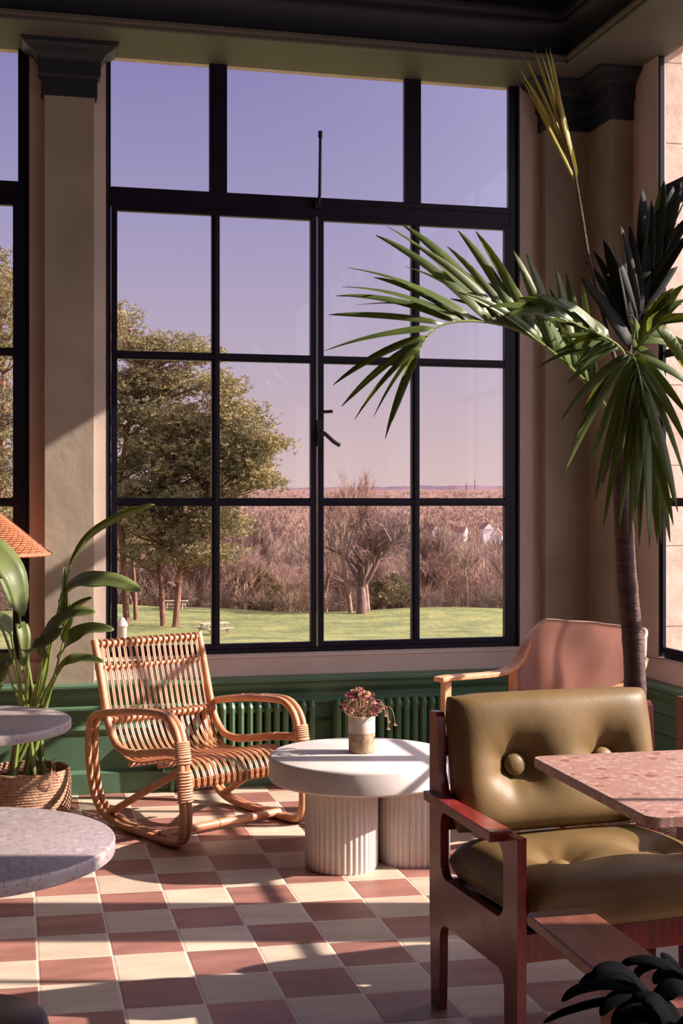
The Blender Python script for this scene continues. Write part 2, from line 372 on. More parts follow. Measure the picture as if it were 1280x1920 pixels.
def glass_mat():
    m = bpy.data.materials.new('window glass'); m.use_nodes = True; t = m.node_tree; t.nodes.clear()
    o = N(t, 'ShaderNodeOutputMaterial'); mx = N(t, 'ShaderNodeMixShader'); tr = N(t, 'ShaderNodeBsdfTransparent'); gl = N(t, 'ShaderNodeBsdfGlossy')
    tr.inputs[0].default_value = (.985, .985, .99, 1); gl.inputs['Roughness'].default_value = .01
    fr = N(t, 'ShaderNodeFresnel'); fr.inputs['IOR'].default_value = 1.35
    ge = N(t, 'ShaderNodeNewGeometry'); io = N(t, 'ShaderNodeMath', operation='MULTIPLY_ADD')   # same reflectance from both sides of the pane
    t.links.new(ge.outputs['Backfacing'], io.inputs[0]); io.inputs[1].default_value = 1/1.35-1.35; io.inputs[2].default_value = 1.35; t.links.new(io.outputs[0], fr.inputs['IOR'])
    t.links.new(fr.outputs[0], mx.inputs[0]); t.links.new(tr.outputs[0], mx.inputs[1]); t.links.new(gl.outputs[0], mx.inputs[2]); t.links.new(mx.outputs[0], o.inputs[0])
    return m
M['glass'] = glass_mat()

def hill_mat():
    m, t, b = newmat('wooded hillside'); b.inputs['Roughness'].default_value = 1; b.inputs['Specular IOR Level'].default_value = 0
    g = N(t, 'ShaderNodeNewGeometry'); mp = N(t, 'ShaderNodeMapping'); t.links.new(g.outputs['Position'], mp.inputs[0]); mp.inputs['Scale'].default_value = (1, 1, 3)
    nz = N(t, 'ShaderNodeTexNoise'); nz.inputs['Scale'].default_value = .05; nz.inputs['Detail'].default_value = 12; nz.inputs['Roughness'].default_value = .75; t.links.new(mp.outputs[0], nz.inputs['Vector'])
    rp = N(t, 'ShaderNodeValToRGB'); cr = rp.color_ramp
    cr.elements[0].position = .35; cr.elements[0].color = srgb(92, 72, 70); cr.elements[1].position = .66; cr.elements[1].color = srgb(152, 122, 112)
    e = cr.elements.new(.5); e.color = srgb(124, 96, 90)
    t.links.new(nz.outputs['Fac'], rp.inputs[0])
    t.links.new(rp.outputs[0], b.inputs['Base Color'])
    return m
M['hill'] = hill_mat()
M['farhill'] = mat('distant hill', srgb(118, 98, 106), 1, srgb(96, 80, 92), .008, 10, spec=0)

# ------------------------------------------------------------------ room shell
WY = 7.06; WX = 3.25; PY_ = 6.98; PX_ = 3.121
ZT = 3.81
fl = MB().box(-4.2, -2.5, -.2, 3.6, 7.3, 0).build('floor', M['tile'], smooth=False); struct(fl)
ce = MB().box(-4.2, -2.5, 4.07, 3.45, 7.3, 4.25).build('ceiling', M['ceil'], smooth=False); struct(ce)
W0 = .46; WW = 2.278; PIER = .386
RY0 = 6.42; RW = 2.13; RP = .35
def wall_piece(name, boxes, m):
    b = MB()
    for q in boxes: b.box(*q)
    return struct(b.build(name, m, smooth=False))
# back wall: (plaster skin) piers, strip below, strip above
bk = [(-4.2, WY, .0, 3.45, 7.12, .685), (-4.2, WY, 3.85, 3.45, 7.12, 4.07), (W0+WW, WY, .685, 3.30, 7.12, 3.85), (W0-PIER, WY, .685, W0, 7.12, 3.85)]
xl = W0-PIER-WW
bk += [(xl-PIER, WY, .685, xl, 7.12, 3.85)]
wall_piece('wall_back', bk, M['cream'])
ob = [(-4.2, 7.12, -.2, 3.41, 7.28, .66), (-4.2, 7.12, 3.85, 3.41, 7.28, 4.3), (W0+WW+.02, 7.12, .66, 3.41, 7.28, 3.85), (W0-PIER+.02, 7.12, .66, W0-.02, 7.28, 3.85), (xl-PIER+.02, 7.12, .66, xl-.02, 7.28, 3.85)]
wall_piece('wall_back_outer', ob, M['stone'])
ri = [(WX, -2.5, .0, 3.30, WY, .685), (WX, -2.5, 3.85, 3.30, WY, 4.07), (WX, RY0, .685, 3.30, WY, 3.85)]
ro = [(3.30, -2.5, -.2, 3.41, 7.12, .66), (3.30, -2.5, 3.85, 3.41, 7.12, 4.3), (3.30, RY0+.0, .66, 3.39, 7.12, 3.85), (3.39, RY0+.08, .66, 3.44, 7.12, 4.3)]
rwin = []; y = RY0; RWS = (2.13, 1.92, 2.13)
for RW in RWS:
    rwin.append(y); y2 = y-RW
    ri.append((WX, y2-RP, .685, 3.30, y2, 3.85)); ro.append((3.30, y2-RP+.01, .66, 3.41, y2-.01, 3.85)); y = y2-RP
wall_piece('wall_right', ri, M['cream'])
wall_piece('wall_right_outer', ro, M['stone'])
wall_piece('wall_left', [(-4.3, -2.5, 0, -4.2, 7.3, 4.07)], M['ceil'])
wall_piece('wall_front', [(-4.3, -2.6, 0, 3.45, -2.5, 4.07)], M['ceil'])

# windows
def window(name, loc, rot, W, detail=True, thin=False, shade_layout=False):
    root = bpy.data.objects.new(name, None); C.objects.link(root); root.location = loc; root.rotation_euler = (0, 0, rot); struct(root)
    k = W/2.278; D0, D1 = .012, (.024 if thin else .05); D2 = .026 if thin else .045; kk = .45 if thin else 1
    fr = MB()
    def bx(b, u0, u1, z0, z1, d0=D0, d1=D1): b.box(u0*k, d0, z0, u1*k, d1, z1)
    bx(fr, 0, .027*kk, .685, 3.85); bx(fr, 2.222, 2.278, .685, 3.85); bx(fr, .027, 2.231, .685, .71); bx(fr, .027, 2.231, 3.035, 3.11)
    bx(fr, .027*kk, 2.24, 3.82, 3.85); bx(fr, .543, .637, 3.11, 3.82); bx(fr, 1.617, 1.711, 3.11, 3.82)
    if shade_layout:
        for a_, b_ in ((.48, .52), (1.95, 1.985), (.02, .04), (2.2, 2.24)): bx(fr, a_, b_, .70, 3.04)
        bx(fr, 1.915, 2.24, 2.45, 3.82)  # added opaque panel, out of view, keeps sun off the near left table
        for z0, z1 in ((2.238, 2.280), (1.469, 1.512)): bx(fr, .04, .50, z0, z1)
    bx(fr, .027, 2.231, 3.10, 3.132, D0-.006, D1); bx(fr, .0, .012, .685, 3.85, -.004, D1); bx(fr, 2.266, 2.278, .685, 3.85, -.004, D1)
    fr.build('window_frame', M['frame'], root, smooth=False, bevel=.003)
    for a, b_, bar in (() if shade_layout else ((.03*kk, 1.122, (.554, .597)), (1.131, 2.229, (1.657, 1.702)))):
        cs = MB(); l = .030 if a < 1 else .031; 
        bx(cs, a, a+.030*kk, .71, 3.04, .005, D2); bx(cs, b_-.033, b_, .71, 3.04, .005, D2)
        bx(cs, a+.001, b_-.001, .711, .738, .0062, D2-.001); bx(cs, a+.001, b_-.001, 3.008, 3.039, .0062, D2-.001)
        bx(cs, bar[0], bar[1], .738, 3.01, .010, D1-.002)
        bx(cs, bar[0]+.012, bar[1]-.012, .738, 3.01, .002, D2)
        for z0, z1 in ((2.238, 2.280), (1.469, 1.512)):
            bx(cs, a+.021, b_-.030, z0, z1, .0112, D1-.003); bx(cs, a+.021, b_-.030, z0+.012, z1-.012, .0032, D2-.001)
        cs.build('casement', M['frame'], root, smooth=False, bevel=.0025)
    cols = ((.058, .556), (.595, 1.091), (1.160, 1.659), (1.700, 2.198)); rows = ((.736, 1.471), (1.510, 2.240), (2.278, 3.010))
    if shade_layout: cols = ((.04, .48), (.52, 1.95), (1.985, 2.20))
    for u0, u1 in cols:
        for z0, z1 in (rows if (not shade_layout or u0 < .1) else ((.736, 3.01),)):
            g = MB(); bx(g, u0, u1, z0, z1, .016, .020); g.build('pane', M['glass'], root, smooth=False)
    for u0, u1 in ((.026, .545), (.635, 1.619), (1.709, 2.232)):
        g = MB(); bx(g, u0, u1, 3.12, 3.822, .016, .020); g.build('pane', M['glass'], root, smooth=False)
    if detail:
        h = MB(); h.box(1.118*k, -.006, 1.79, 1.146*k, .006, 1.93); 
        h.tube(smooth_path([(1.132*k, -.004, 1.86), (1.135*k, -.045, 1.865), (1.16*k, -.055, 1.85), (1.20*k, -.055, 1.815), (1.235*k, -.05, 1.795)], 5), [.012]*10+[.011]*11, 8)
        h.tube([(1.132*k, 0, 1.975), (1.16*k, -.03, 1.975), (1.20*k, -.03, 1.978)], .009, 8)
        h.build('window_handle', M['iron'], root)
        s_ = MB(); s_.tube([(1.125*k, -.03, 3.10), (1.128*k, -.04, 3.14), (1.13*k, -.045, 3.44)], [.009, .009, .008], 8)
        s_.box(1.108*k, -.03, 3.07, 1.142*k, .006, 3.115); s_.tube([(1.13*k, -.045, 3.44), (1.13*k, -.045, 3.475)], .012, 8)
        s_.build('fanlight_stay', M['iron'], root)
    return root
window('window_2', (W0, WY+.012, 0), 0, WW)
window('window_1', (xl, WY+.012, 0), 0, WW)
for i, yy in enumerate(rwin): window('window_%d' % (3+i), (WX+.012, yy, 0), R(-90), RWS[i], detail=False, thin=True, shade_layout=(i == 1))

# pilasters and capitals
p = MB().box(.146, PY_, .50, .397, WY+.001, 3.56); struct(p.build('trim_1', M['khaki'], bevel=.004, smooth=False))
q = MB().prism([(2.857, WY+.001), (2.857, PY_), (PX_, PY_), (PX_, 6.703), (WX+.001, 6.703), (WX+.001, WY+.001)], .50, 3.56); struct(q.build('trim_2', M['khaki'], smooth=False, bevel=.004))
# pier between right-hand windows
for i in range(len(rwin)-1):
    y1 = rwin[i]-RWS[i]; y0 = y1-RP
    struct(MB().box(PX_, y0+.06, .50, WX+.001, y1-.06, 3.56).build('trim_%d' % (20+i), M['khaki'], smooth=False, bevel=.004))
capprof = [(-.05, 3.553), (.014, 3.553), (.014, 3.648), (.022, 3.656), (.030, 3.660), (.030, 3.728), (.040, 3.734), (.044, 3.745), (.052, 3.757), (.072, 3.770), (.096, 3.782), (.108, 3.794), (.108, 3.800), (.118, 3.803), (.118, 3.812), (-.05, 3.812)]
def cap(name, path): struct(MB().sweep(path, [(-o, z) for o, z in capprof], True).build(name, M['cap'], ang=25))
cap('trim_3', [(.146, WY+.02), (.146, PY_), (.397, PY_), (.397, WY+.02)])
cap('trim_4', [(2.857, WY+.02), (2.857, PY_), (PX_, PY_), (PX_, 6.703), (WX+.02, 6.703)])
# cornice / beam: inward offset profile swept round the corner
beam = [(-.05, 3.812), (.395, 3.812), (.400, 3.818), (.400, 3.835), (.412, 3.842), (.414, 3.856), (.405, 3.866), (.392, 3.872), (.388, 3.92), (.394, 3.965), (.410, 3.995), (.432, 4.012), (.446, 4.016), (.446, 4.030), (.462, 4.036), (.470, 4.052), (.470, 4.09), (-.05, 4.09)]
path = [(-4.2, WY), (WX, WY), (WX, -2.5)]
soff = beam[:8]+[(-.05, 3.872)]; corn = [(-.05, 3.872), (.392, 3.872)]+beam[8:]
struct(MB().sweep(path, [(-o, z) for o, z in soff], True).build('trim_5', M['beam'], ang=28))
struct(MB().sweep(path, [(-o, z) for o, z in corn], True).build('trim_7', M['cap'], ang=28))  # shade in the cornice cove is put into its darker colour
# window board strip (cream) and green dado with mouldings
sill = [(-.01, .672), (.018, .676), (.022, .668), (.018, .660), (.020, .600), (.026, .580), (.03, .560), (-.01, .55)]
struct(MB().sweep(path, [(-o, z) for o, z in sill], True).build('trim_6', M['cream'], ang=25))
dado = [(-.02, .572), (.050, .572), (.100, .563), (.108, .556), (.108, .545), (.100, .537), (.092, .533), (.090, .515), (.083, .500), (.072, .488), (.066, .478), (.066, .452), (.074, .446), (.082, .438), (.082, .428), (.070, .418), (.060, .412), (.058, .345), (.066, .338), (.074, .326), (.066, .314), (.060, .306), (.060, .120), (.072, .112), (.090, .104), (.092, 0), (-.02, 0)]
struct(MB().sweep(path, [(-o, z) for o, z in dado], True).build('baseboard_back', M['green'], ang=25))

# ------------------------------------------------------------------ radiators
def radiator(x0, n, label, zt=.445, y=6.932):
    t = thing('radiator', label, 'radiator', (x0, y, 0), 0)
    b = MB(); pitch = .047
    for i in range(n):
        x = i*pitch
        for yy in (-.028, .028):
            b.tube(smooth_path([(x, yy*.5, .085), (x, yy, .105), (x, yy, .14), (x, yy, zt-.06), (x, yy, zt-.025), (x, yy*.4, zt-.004)], 3), .0165, 8)
        b.tube([(x, -.02, zt-.018), (x, .02, zt-.018)], .021, 8); b.tube([(x, -.02, .10), (x, .02, .10)], .021, 8)
    b.tube([(-.015, 0, zt-.035), ((n-1)*pitch+.015, 0, zt-.035)], .022, 8); b.tube([(-.015, 0, .115), ((n-1)*pitch+.015, 0, .115)], .022, 8)
    b.build('radiator_column', M['radgreen'], t)
    for x in (0, (n-1)*pitch):
        f = MB(); f.tube([(x, -.01, .115), (x, -.02, .05), (x, -.03, 0)], [.02, .014, .02], 8); f.build('foot', M['radgreen'], t)
    v = MB(); xe = -.02
    v.tube([(xe, 0, .115), (xe-.05, 0, .115)], .014, 8); v.tube([(xe-.05, 0, .0), (xe-.05, 0, .15)], .012, 8); v.lathe([(.012, 0), (.022, .008), (.022, .04), (.014, .05)], 16, (xe-.05, 0, .145))
    v.tube([(xe-.06, 0, .115), (xe-.10, 0, .115)], .018, 10)
    v.build('valve', M['radgreen'], t)
    return t
radiator(.86, 15, 'green cast iron radiator behind the rattan chair')
radiator(1.66, 19, 'green cast iron radiator behind the white round table')

# ------------------------------------------------------------------ rattan rocking chair
ro_ = CR(-1.203, 6.35)
RC = thing('rocking_chair', 'rattan rocking chair with bound arms and slatted cane back under the window', 'chair', ro_, R(-48.7)-T)
WID = .695
hoop = [(.03, .44), (.055, .485), (.12, .508), (.35, .545), (.58, .565), (.68, .555), (.745, .50), (.775, .40), (.79, .25), (.80, .12), (.775, .04), (.70, .017), (.50, .018), (.30, .022), (.17, .045), (.08, .11), (.035, .22), (.02, .34)]
for sy, y0 in ((1, 0.0), (-1, WID)):
    for k, (dy, sh) in enumerate(((0, 0), (.031*sy, .012))):
        b = MB(); cx, cz = .41, .28
        pts = [(cx+(x-cx)*(1-sh*1.2), y0+dy, cz+(z-cz)*(1-sh)) for x, z in hoop]
        b.tube(smooth_path(pts, 5, True), .0165, 10, True)
        # cane nodes
        sp = smooth_path(pts, 5, True)
        for i in range(3+k*4, len(sp), 11):
            a, c_ = sp[i], sp[(i+1) % len(sp)]; d = (c_-a).normalized()
            b.tube([a-d*.004, a+d*.004], .0178, 10)
        b.build('side_hoop', M['rattan'], RC)
    # bindings on the front upright and where runner meets
    b = MB()
    sp = smooth_path([(x, y0+.0155*sy, z) for x, z in hoop], 24, True)
    def bindrange(i0, i1, rr=.022):
        for i in range(i0, i1, 2):
            a = sp[i % len(sp)]; nx = (sp[(i+1) % len(sp)]-sp[(i-1) % len(sp)]).normalized(); s_ = Vector((0, 1, 0)); o_ = nx.cross(s_).normalized()
            ring = [a+s_*math.cos(th)*(rr+.0135)+o_*math.sin(th)*rr for th in [2*math.pi*q/16 for q in range(16)]]
            b.tube(ring, .0040, 6, True)
    def near_z(z0, z1, xmin=.7):
        idx = [i for i, q in enumerate(sp) if z0 < q.z < z1 and q.x > xmin and i < len(sp)*.6]; return (min(idx), max(idx))
    i0, i1 = near_z(.40, .46); bindrange(i0, i1+1)
    i0, i1 = near_z(.36, .40); bindrange(i0, i1+1)
    i0, i1 = near_z(.20, .335); bindrange(i0, i1+1)
    b.build('binding', M['bind'], RC)
prof = [(-.005, .835), (.01, .81), (.035, .72), (.065, .62), (.10, .50), (.135, .41), (.19, .338), (.27, .305), (.38, .31), (.50, .335), (.60, .355), (.68, .355), (.735, .335), (.765, .29), (.76, .25)]
pp = smooth_path([(x, 0, z) for x, z in prof], 5)
in0, in1 = .046, WID-.050
for y in (in0, in1):       # side poles of back and seat, seat rail runs on to the hoop
    b = MB()
    sp = smooth_path([(-.005, y, .835), (.035, y, .72), (.085, y, .56), (.13, y, .44), (.20, y, .365), (.30, y, .345), (.45, y, .365), (.62, y, .395), (.755, y-(.03 if y < .3 else -.03), .405)], 6)
    b.tube(sp, .0185, 10); 
    for i in range(6, len(sp), 9): b.tube([sp[i]-Vector((0, 0, .002)), sp[i]+(sp[min(i+1, len(sp)-1)]-sp[i]).normalized()*.008], .020, 10)
    b.build('back_pole', M['rattan'], RC)
b = MB(); NS = 18
for i in range(NS):
    y = in0+.026+(in1-in0-.052)*i/(NS-1)
    for dd in (-.0046, .0046):
        b.tube([(q.x, y+dd, q.z) for q in pp], .0044, 6)
b.build('cane_strand', M['rattan'], RC)
for nm, (x, z, rr) in (('top_rail', (.000, .815, .0155)), ('back_rail', (.028, .705, .012)), ('back_rail', (.118, .47, .014)), ('seat_rail', (.285, .287, .013)), ('seat_rail', (.52, .315, .012)), ('front_rail', (.745, .265, .015))):
    e_ = -.012 if nm == 'seat_rail' else .01
    b = MB(); b.tube([(x, in0-e_, z), (x, WID/2, z), (x, in1+e_, z)], rr, 10)
    if nm in ('top_rail', 'front_rail', 'back_rail'):   # lashings round the rail at every strand
        for i in range(NS):
            y = in0+.026+(in1-in0-.052)*i/(NS-1)
            ring = [(x+math.cos(th)*(rr+.006), y+math.sin(th*2)*.004, z+math.sin(th)*(rr+.006)) for th in [2*math.pi*k/12 for k in range(12)]]
            b.tube(ring, .004, 5, True)
    b.build(nm, M['rattan'], RC)
for y in (.05, WID-.05):
    b = MB(); b.tube([(.17, y-.03*(1 if y < .3 else -1), .05), (.45, y, .20), (.735, y, .335)], .0165, 10); b.build('diagonal_brace', M['rattan'], RC)
b = MB(); b.tube([(.60, .01, .030), (.60, WID/2, .033), (.60, WID-.01, .030)], .019, 10); b.tube([(.60, .06, .031), (.60, .07, .031)], .021, 10); b.tube([(.60, .33, .033), (.60, .34, .033)], .021, 10); b.build('stretcher', M['rattan'], RC)

# ------------------------------------------------------------------ round white coffee table
ct = CR(.083, 5.64)
CT = thing('coffee_table', 'round white concrete coffee table on fluted drum legs beside the rattan chair', 'table', ct)
b = MB(); RT = .388
b.lathe([(RT-.03, .335), (RT-.008, .337), (RT, .346), (RT, .425), (RT-.004, .434), (RT-.014, .44), (.02, .44)], 96); b.build('tabletop', M['concrete'], CT)
for r_, Z_ in ((.0, 5.52), (.303, 5.625), (.110, 5.865)):
    o = CR(r_, Z_)-ct; b = MB(); n = 288; base = []
    def ring(z, rad, fl):
        out = []
        for k in range(n):
            th = 2*math.pi*k/n; f_ = abs(math.sin(th*19))**.7
            rr = rad-(1-f_)*fl; out.append((o.x+rr*math.cos(th), o.y+rr*math.sin(th), z))
        return out
    st = len(b.v)
    for z, fl_, rd in ((0, .005, .145), (.012, .0085, .15), (.32, .0085, .15), (.336, .005, .148)): b.v += ring(z, rd, fl_)
    for i in range(3):
        for k in range(n): b.f.append((st+i*n+k, st+i*n+(k+1) % n, st+(i+1)*n+(k+1) % n, st+(i+1)*n+k))
    b.f.append(tuple(st+3*n+k for k in range(n))); b.build('fluted_leg', M['concrete'], CT, ang=60)

# pot with dried flowers
pt = P(678, 1409, 5.67); pt.z = .44
FP = thing('flower_pot', 'small two-tone clay pot standing on the round white coffee table', 'pot', pt)
MB().lathe([(.050, 0), (.055, .004), (.056, .085)], 40).build('pot_base', M['potlow'], FP)
MB().lathe([(.0562, .085), (.0565, .150), (.055, .154), (.051, .154), (.050, .148), (.048, .10)], 40).build('pot_rim', M['potup'], FP)
BQ = thing('flower_bunch', 'bunch of dusty pink dried flowers in the small clay pot', 'flowers', (pt.x, pt.y, pt.z+.10))
rnd = random.Random(3); b = MB(); heads = []
for i in range(84):
    a = rnd.uniform(0, 2*math.pi); rr = rnd.uniform(0, 1)**.6*.088; h = .075+(1-(rr/.095)**2)*.075+rnd.uniform(-.015, .015)
    if rr > .06: h -= .012
    p1 = Vector((rr*math.cos(a)-.012, rr*math.sin(a), h)); heads.append(p1)
    b.tube([Vector((p1.x*.3, p1.y*.3, 0)), Vector((p1.x*.55, p1.y*.55, h*.55)), p1], .0011, 4)
tend = []
for dx, dz, dy in ((.10, .05, 0), (.12, .02, .02), (.135, .015, -.02), (.11, -.005, -.01), (.09, .08, .01)):
    rt = Vector((cT, -sT, 0)); q = rt*dx+Vector((0, dy, dz)); 
    b.tube(smooth_path([Vector((.01, 0, .03)), rt*dx*.55+Vector((0, dy*.5, .085+dz*.3)), rt*dx*.9+Vector((0, dy, .075+dz*.5)), q], 5), .0013, 4); tend.append(q)
b.build('flower_stem', M['dry'], BQ)
def floret(p, s, m, nm='flower_head'):
    b = MB(); n = 7
    for k in range(n*2):
        th = 2*math.pi*k/n+rnd.random(); ph = rnd.uniform(-.3, 1.2)
        d = Vector((math.cos(th)*math.cos(ph), math.sin(th)*math.cos(ph), math.sin(ph))); sd_ = d.cross(Vector((.1, .2, 1))).normalized(); up_ = sd_.cross(d)
        i0 = len(b.v)
        for q in (p, p+d*s*.6+sd_*s*.35, p+d*s+up_*s*.15, p+d*s*.6-sd_*s*.35, p+d*s*.5+up_*s*.22): b.v.append(tuple(q))
        b.f += [(i0, i0+1, i0+4), (i0+1, i0+2, i0+4), (i0+2, i0+3, i0+4), (i0+3, i0, i0+4)]
    b.lathe([(.001, -s*.2), (s*.3, 0), (s*.2, s*.25), (.001, s*.3)], 6, p)
    b.build(nm, m, BQ, smooth=False)
for i, h in enumerate(heads): floret(h, rnd.uniform(.010, .016), M[('flower_a', 'flower_b', 'flower_a', 'flower_b', 'flower_c')[i % 5]])
for q in tend: floret(q, .010, M['flower_b'])

# ------------------------------------------------------------------ olive leather armchairs
def cushion(W, H, TH, buttons, nu=64, nv=56, depth=.05, sig=.055, roll=.0):
    """front faces -y ; x 0..W, z 0..H ; y 0..TH"""
    def edge(u, v):
        a = abs(2*u-1)**10; c_ = abs(2*v-1)**12
        return max(0.0, 1-a)**.5*max(0.0, 1-c_)**.5
    def front(u, v, s):
        x, z = u*W, v*H
        e = edge(u, v)
        puff = .028*math.sin(math.pi*u)**.6*math.sin(math.pi*v)**.6
        d = 0
        for bx_, bz_ in buttons:
            dx, dz = x-bx_, z-bz_; r2 = dx*dx+dz*dz; r_ = math.sqrt(r2)
            d += depth*math.exp(-(max(0, r_-.028)/sig)**1.3)
            an = math.atan2(dz, dx)
            d += .004*math.exp(-(r_/.09)**2)*math.cos(an*7)*min(1, r_/.02)
        # sag towards rounded border
        inx = .5+(u-.5)*(1-.02*abs(2*v-1)**4); 
        yy = TH*.5-(TH*.5*e+(puff-d)*e) if s < 0 else TH*.5+(TH*.5*e+puff*.5)
        return (inx*W, yy, (.5+(v-.5)*(1-.03*abs(2*u-1)**4))*H)
    def mp(t_):   # denser sampling near the border
        return .5-.5*math.cos(math.pi*t_) if True else t_
    mpp = lambda t_: .12*t_+.88*mp(t_)
    b = MB(); b.grid(lambda u, v: front(mpp(u), mpp(v), -1), nu, nv)
    b2 = MB(); b2.grid(lambda u, v: front(1-mpp(u), mpp(v), 1), nu, nv)
    n = len(b.v); b.v += b2.v; b.f += [tuple(n+i for i in f_) for f_ in b2.f]
    # seam piping round the border
    ring = []
    for k in range(96):
        th = 2*math.pi*k/96; cx, cz = math.cos(th), math.sin(th)
        sx = math.copysign(abs(cx)**.22, cx); sz = math.copysign(abs(cz)**.22, cz)
        ring.append((W/2+sx*W*.5*.995, TH*.5, H/2+sz*H*.5*.99))
    b.tube(ring, .0035, 6, True)
    return b
def button(x, y, z, r=.034):
    b = MB(); b.lathe([(.001, .016), (r*.5, .0145), (r*.85, .009), (r, .001), (r*.92, -.008), (r*.5, -.010)], 32); return b
def rot_apply(b, mtx):
    b.v = [tuple(mtx @ Vector(q)) for q in b.v]; return b
def rrect_cut_panel():
    pass
def armchair(label, loc, rotz):
    t = thing('leather_armchair', label, 'armchair', loc, rotz, None)
    # local: x 0..WC across (left panel outer face at x=0), y 0 rear .. -.60 front
    WC = .726; TK = .026
    def arc(cx, cy, r, a0, a1, n=5): return [(cx+r*math.cos(R(a0+(a1-a0)*i/n)), cy+r*math.sin(R(a0+(a1-a0)*i/n))) for i in range(n+1)]
    for x0 in (0, WC-TK):
        b = MB()   # rear post, front post, side rail with rounded inner corners (profile in y,z)
        r = .045; yr, yf = -.085, -.515
        rear = [(0, 0), (0, .855), (-.01, .871), (-.06, .871), (-.075, .80)]+[(-.085, .70), (-.085, .626), (-.085, .45)]
        pol = [(-.012, 0), (0, .40), (0, .871), (-.052, .871), (-.066, .845), (-.072, .72), (-.085, .66), (-.16, .624), (-.60, .624), (-.60, 0), (-.535, 0), (-.530, .13)]
        pol += [(-.515, .20), (-.470, .262), (-.15, .262), (-.10, .245), (-.080, .19), (-.072, 0)]
        # outer outline with the upper opening bridged: build as two halves around the opening
        up0, up1 = .395, .596
        op = arc(yr-r, up0+r, r, 270, 360)[0:0]
        # lower piece
        low = [(-.012, 0), (0, .30), (0, .50), (-.085, .50)]+[(yr-r+r*math.cos(R(a)), up0+r+r*math.sin(R(a))) for a in (0, -18, -36, -54, -72, -90)]
        low += [(yf+r+r*math.cos(R(a)), up0+r+r*math.sin(R(a))) for a in (-90, -108, -126, -144, -162, -180)]
        low += [(yf, .50), (-.60, .50), (-.60, .30), (-.598, 0), (-.530, 0), (-.520, .16)]
        low += [(-.520+r-r*math.cos(R(a)), .262-r+r*math.sin(R(a))) for a in (0, 30, 60, 90)]
        low += [(-.080-r+r*math.cos(R(a)), .262-r+r*math.sin(R(a))) for a in (90, 60, 30, 0)]
        low += [(-.080, .16), (-.072, 0)]
        top = [(0, .50), (0, .871), (-.045, .873), (-.060, .860), (-.066, .80), (-.070, .70), (-.088, .655), (-.12, .628), (-.60, .628), (-.60, .50), (yf, .50)]
        top += [(yf+r-r*math.cos(R(a)), up1-r+r*math.sin(R(a))) for a in (0, 30, 60, 90)]
        top += [(yr-r+r*math.cos(R(a)), up1-r+r*math.sin(R(a))) for a in (90, 60, 30, 0)]
        top += [(yr, .50)]
        for pl in (low, top): b.prism(pl, x0, x0+TK, 'x')
        b.build('side_frame', M['wood_red'], t, ang=30)
        o0 = x0-.046 if x0 == 0 else x0+.004; o1 = o0+.068
        a = MB(); a.prism([(o0+(.024 if x0 == 0 else 0), -.005), (o1-(.024 if x0 else 0), -.005), (o1, -.53), (o0, -.53)][::1], .606, .634); a.build('armrest', M['wood_red'], t, bevel=.003, smooth=False)
    for nm, q in (('front_rail', (TK, -.585, .300, WC-TK, -.560, .375)), ('rear_rail', (TK, -.05, .300, WC-TK, -.025, .375)), ('back_rail', (TK, -.045, .74, WC-TK, -.02, .80)), ('back_rail', (TK, -.045, .52, WC-TK, -.02, .57))):
        MB().box(*q).build(nm, M['wood_red'], t, bevel=.003, smooth=False)
    s = MB()
    for i in range(5): s.box(.08+i*.13, -.57, .352, .12+i*.13, -.03, .358)
    s.build('webbing', M['table_leg'], t, smooth=False)
    # seat cushion lies on the rails
    CW = WC-2*TK-.006; CD = .60
    sb = ((CW*.29, CD*.42), (CW*.73, CD*.42))
    c_ = cushion(CW, CD, .135, sb, depth=.045, sig=.06)
    mt = Matrix.Translation((TK+.003, -.635, .508)) @ Matrix.Rotation(R(-90), 4, 'X') 
    # rotate so that front (-y) becomes up (+z) and z becomes +y
    mt = Matrix(((1, 0, 0, TK+.003), (0, 0, 1, -.655), (0, -1, 0, .500), (0, 0, 0, 1)))
    tilt = Matrix.Translation((0, -.03, .36)) @ Matrix.Rotation(R(-2.0), 4, 'X') @ Matrix.Translation((0, .03, -.36))
    rot_apply(c_, tilt @ mt); s_o = c_.build('seat_cushion', M['leather'], t, ang=80)
    for bx_, bz_ in sb:
        k = button(0, 0, 0); p_ = tilt @ mt @ Vector((bx_, .024, bz_)); rot_apply(k, Matrix.Translation(p_)); k.build('button', M['leather'], s_o)
    # back cushion: leans back
    BH = .405; bb = ((CW*.29, BH*.47), (CW*.73, BH*.47))
    c_ = cushion(CW, BH, .13, bb, depth=.076, sig=.058)
    mb = Matrix.Translation((TK+.003, -.196, .540)) @ Matrix.Rotation(R(-12), 4, 'X')
    rot_apply(c_, mb); b_o = c_.build('back_cushion', M['leather'], t, ang=80)
    for bx_, bz_ in bb:
        k = button(0, 0, 0); p_ = mb @ Vector((bx_, .036, bz_)); rot_apply(k, Matrix.Translation(p_) @ Matrix.Rotation(R(-12), 4, 'X') @ Matrix.Rotation(R(90), 4, 'X')); k.build('button', M['leather'], b_o)
    return t
OC = armchair('red wood armchair with buttoned olive leather cushions beside the round white table', CR(.2635, 4.03), R(18.3)-T)
OC2 = copy_tree(OC); OC2.location = CR(1.075, 4.32); OC2.rotation_euler = (0, 0, R(20.5)-T)
OC2['label'] = 'red wood armchair at the right edge, only its upright back post showing'

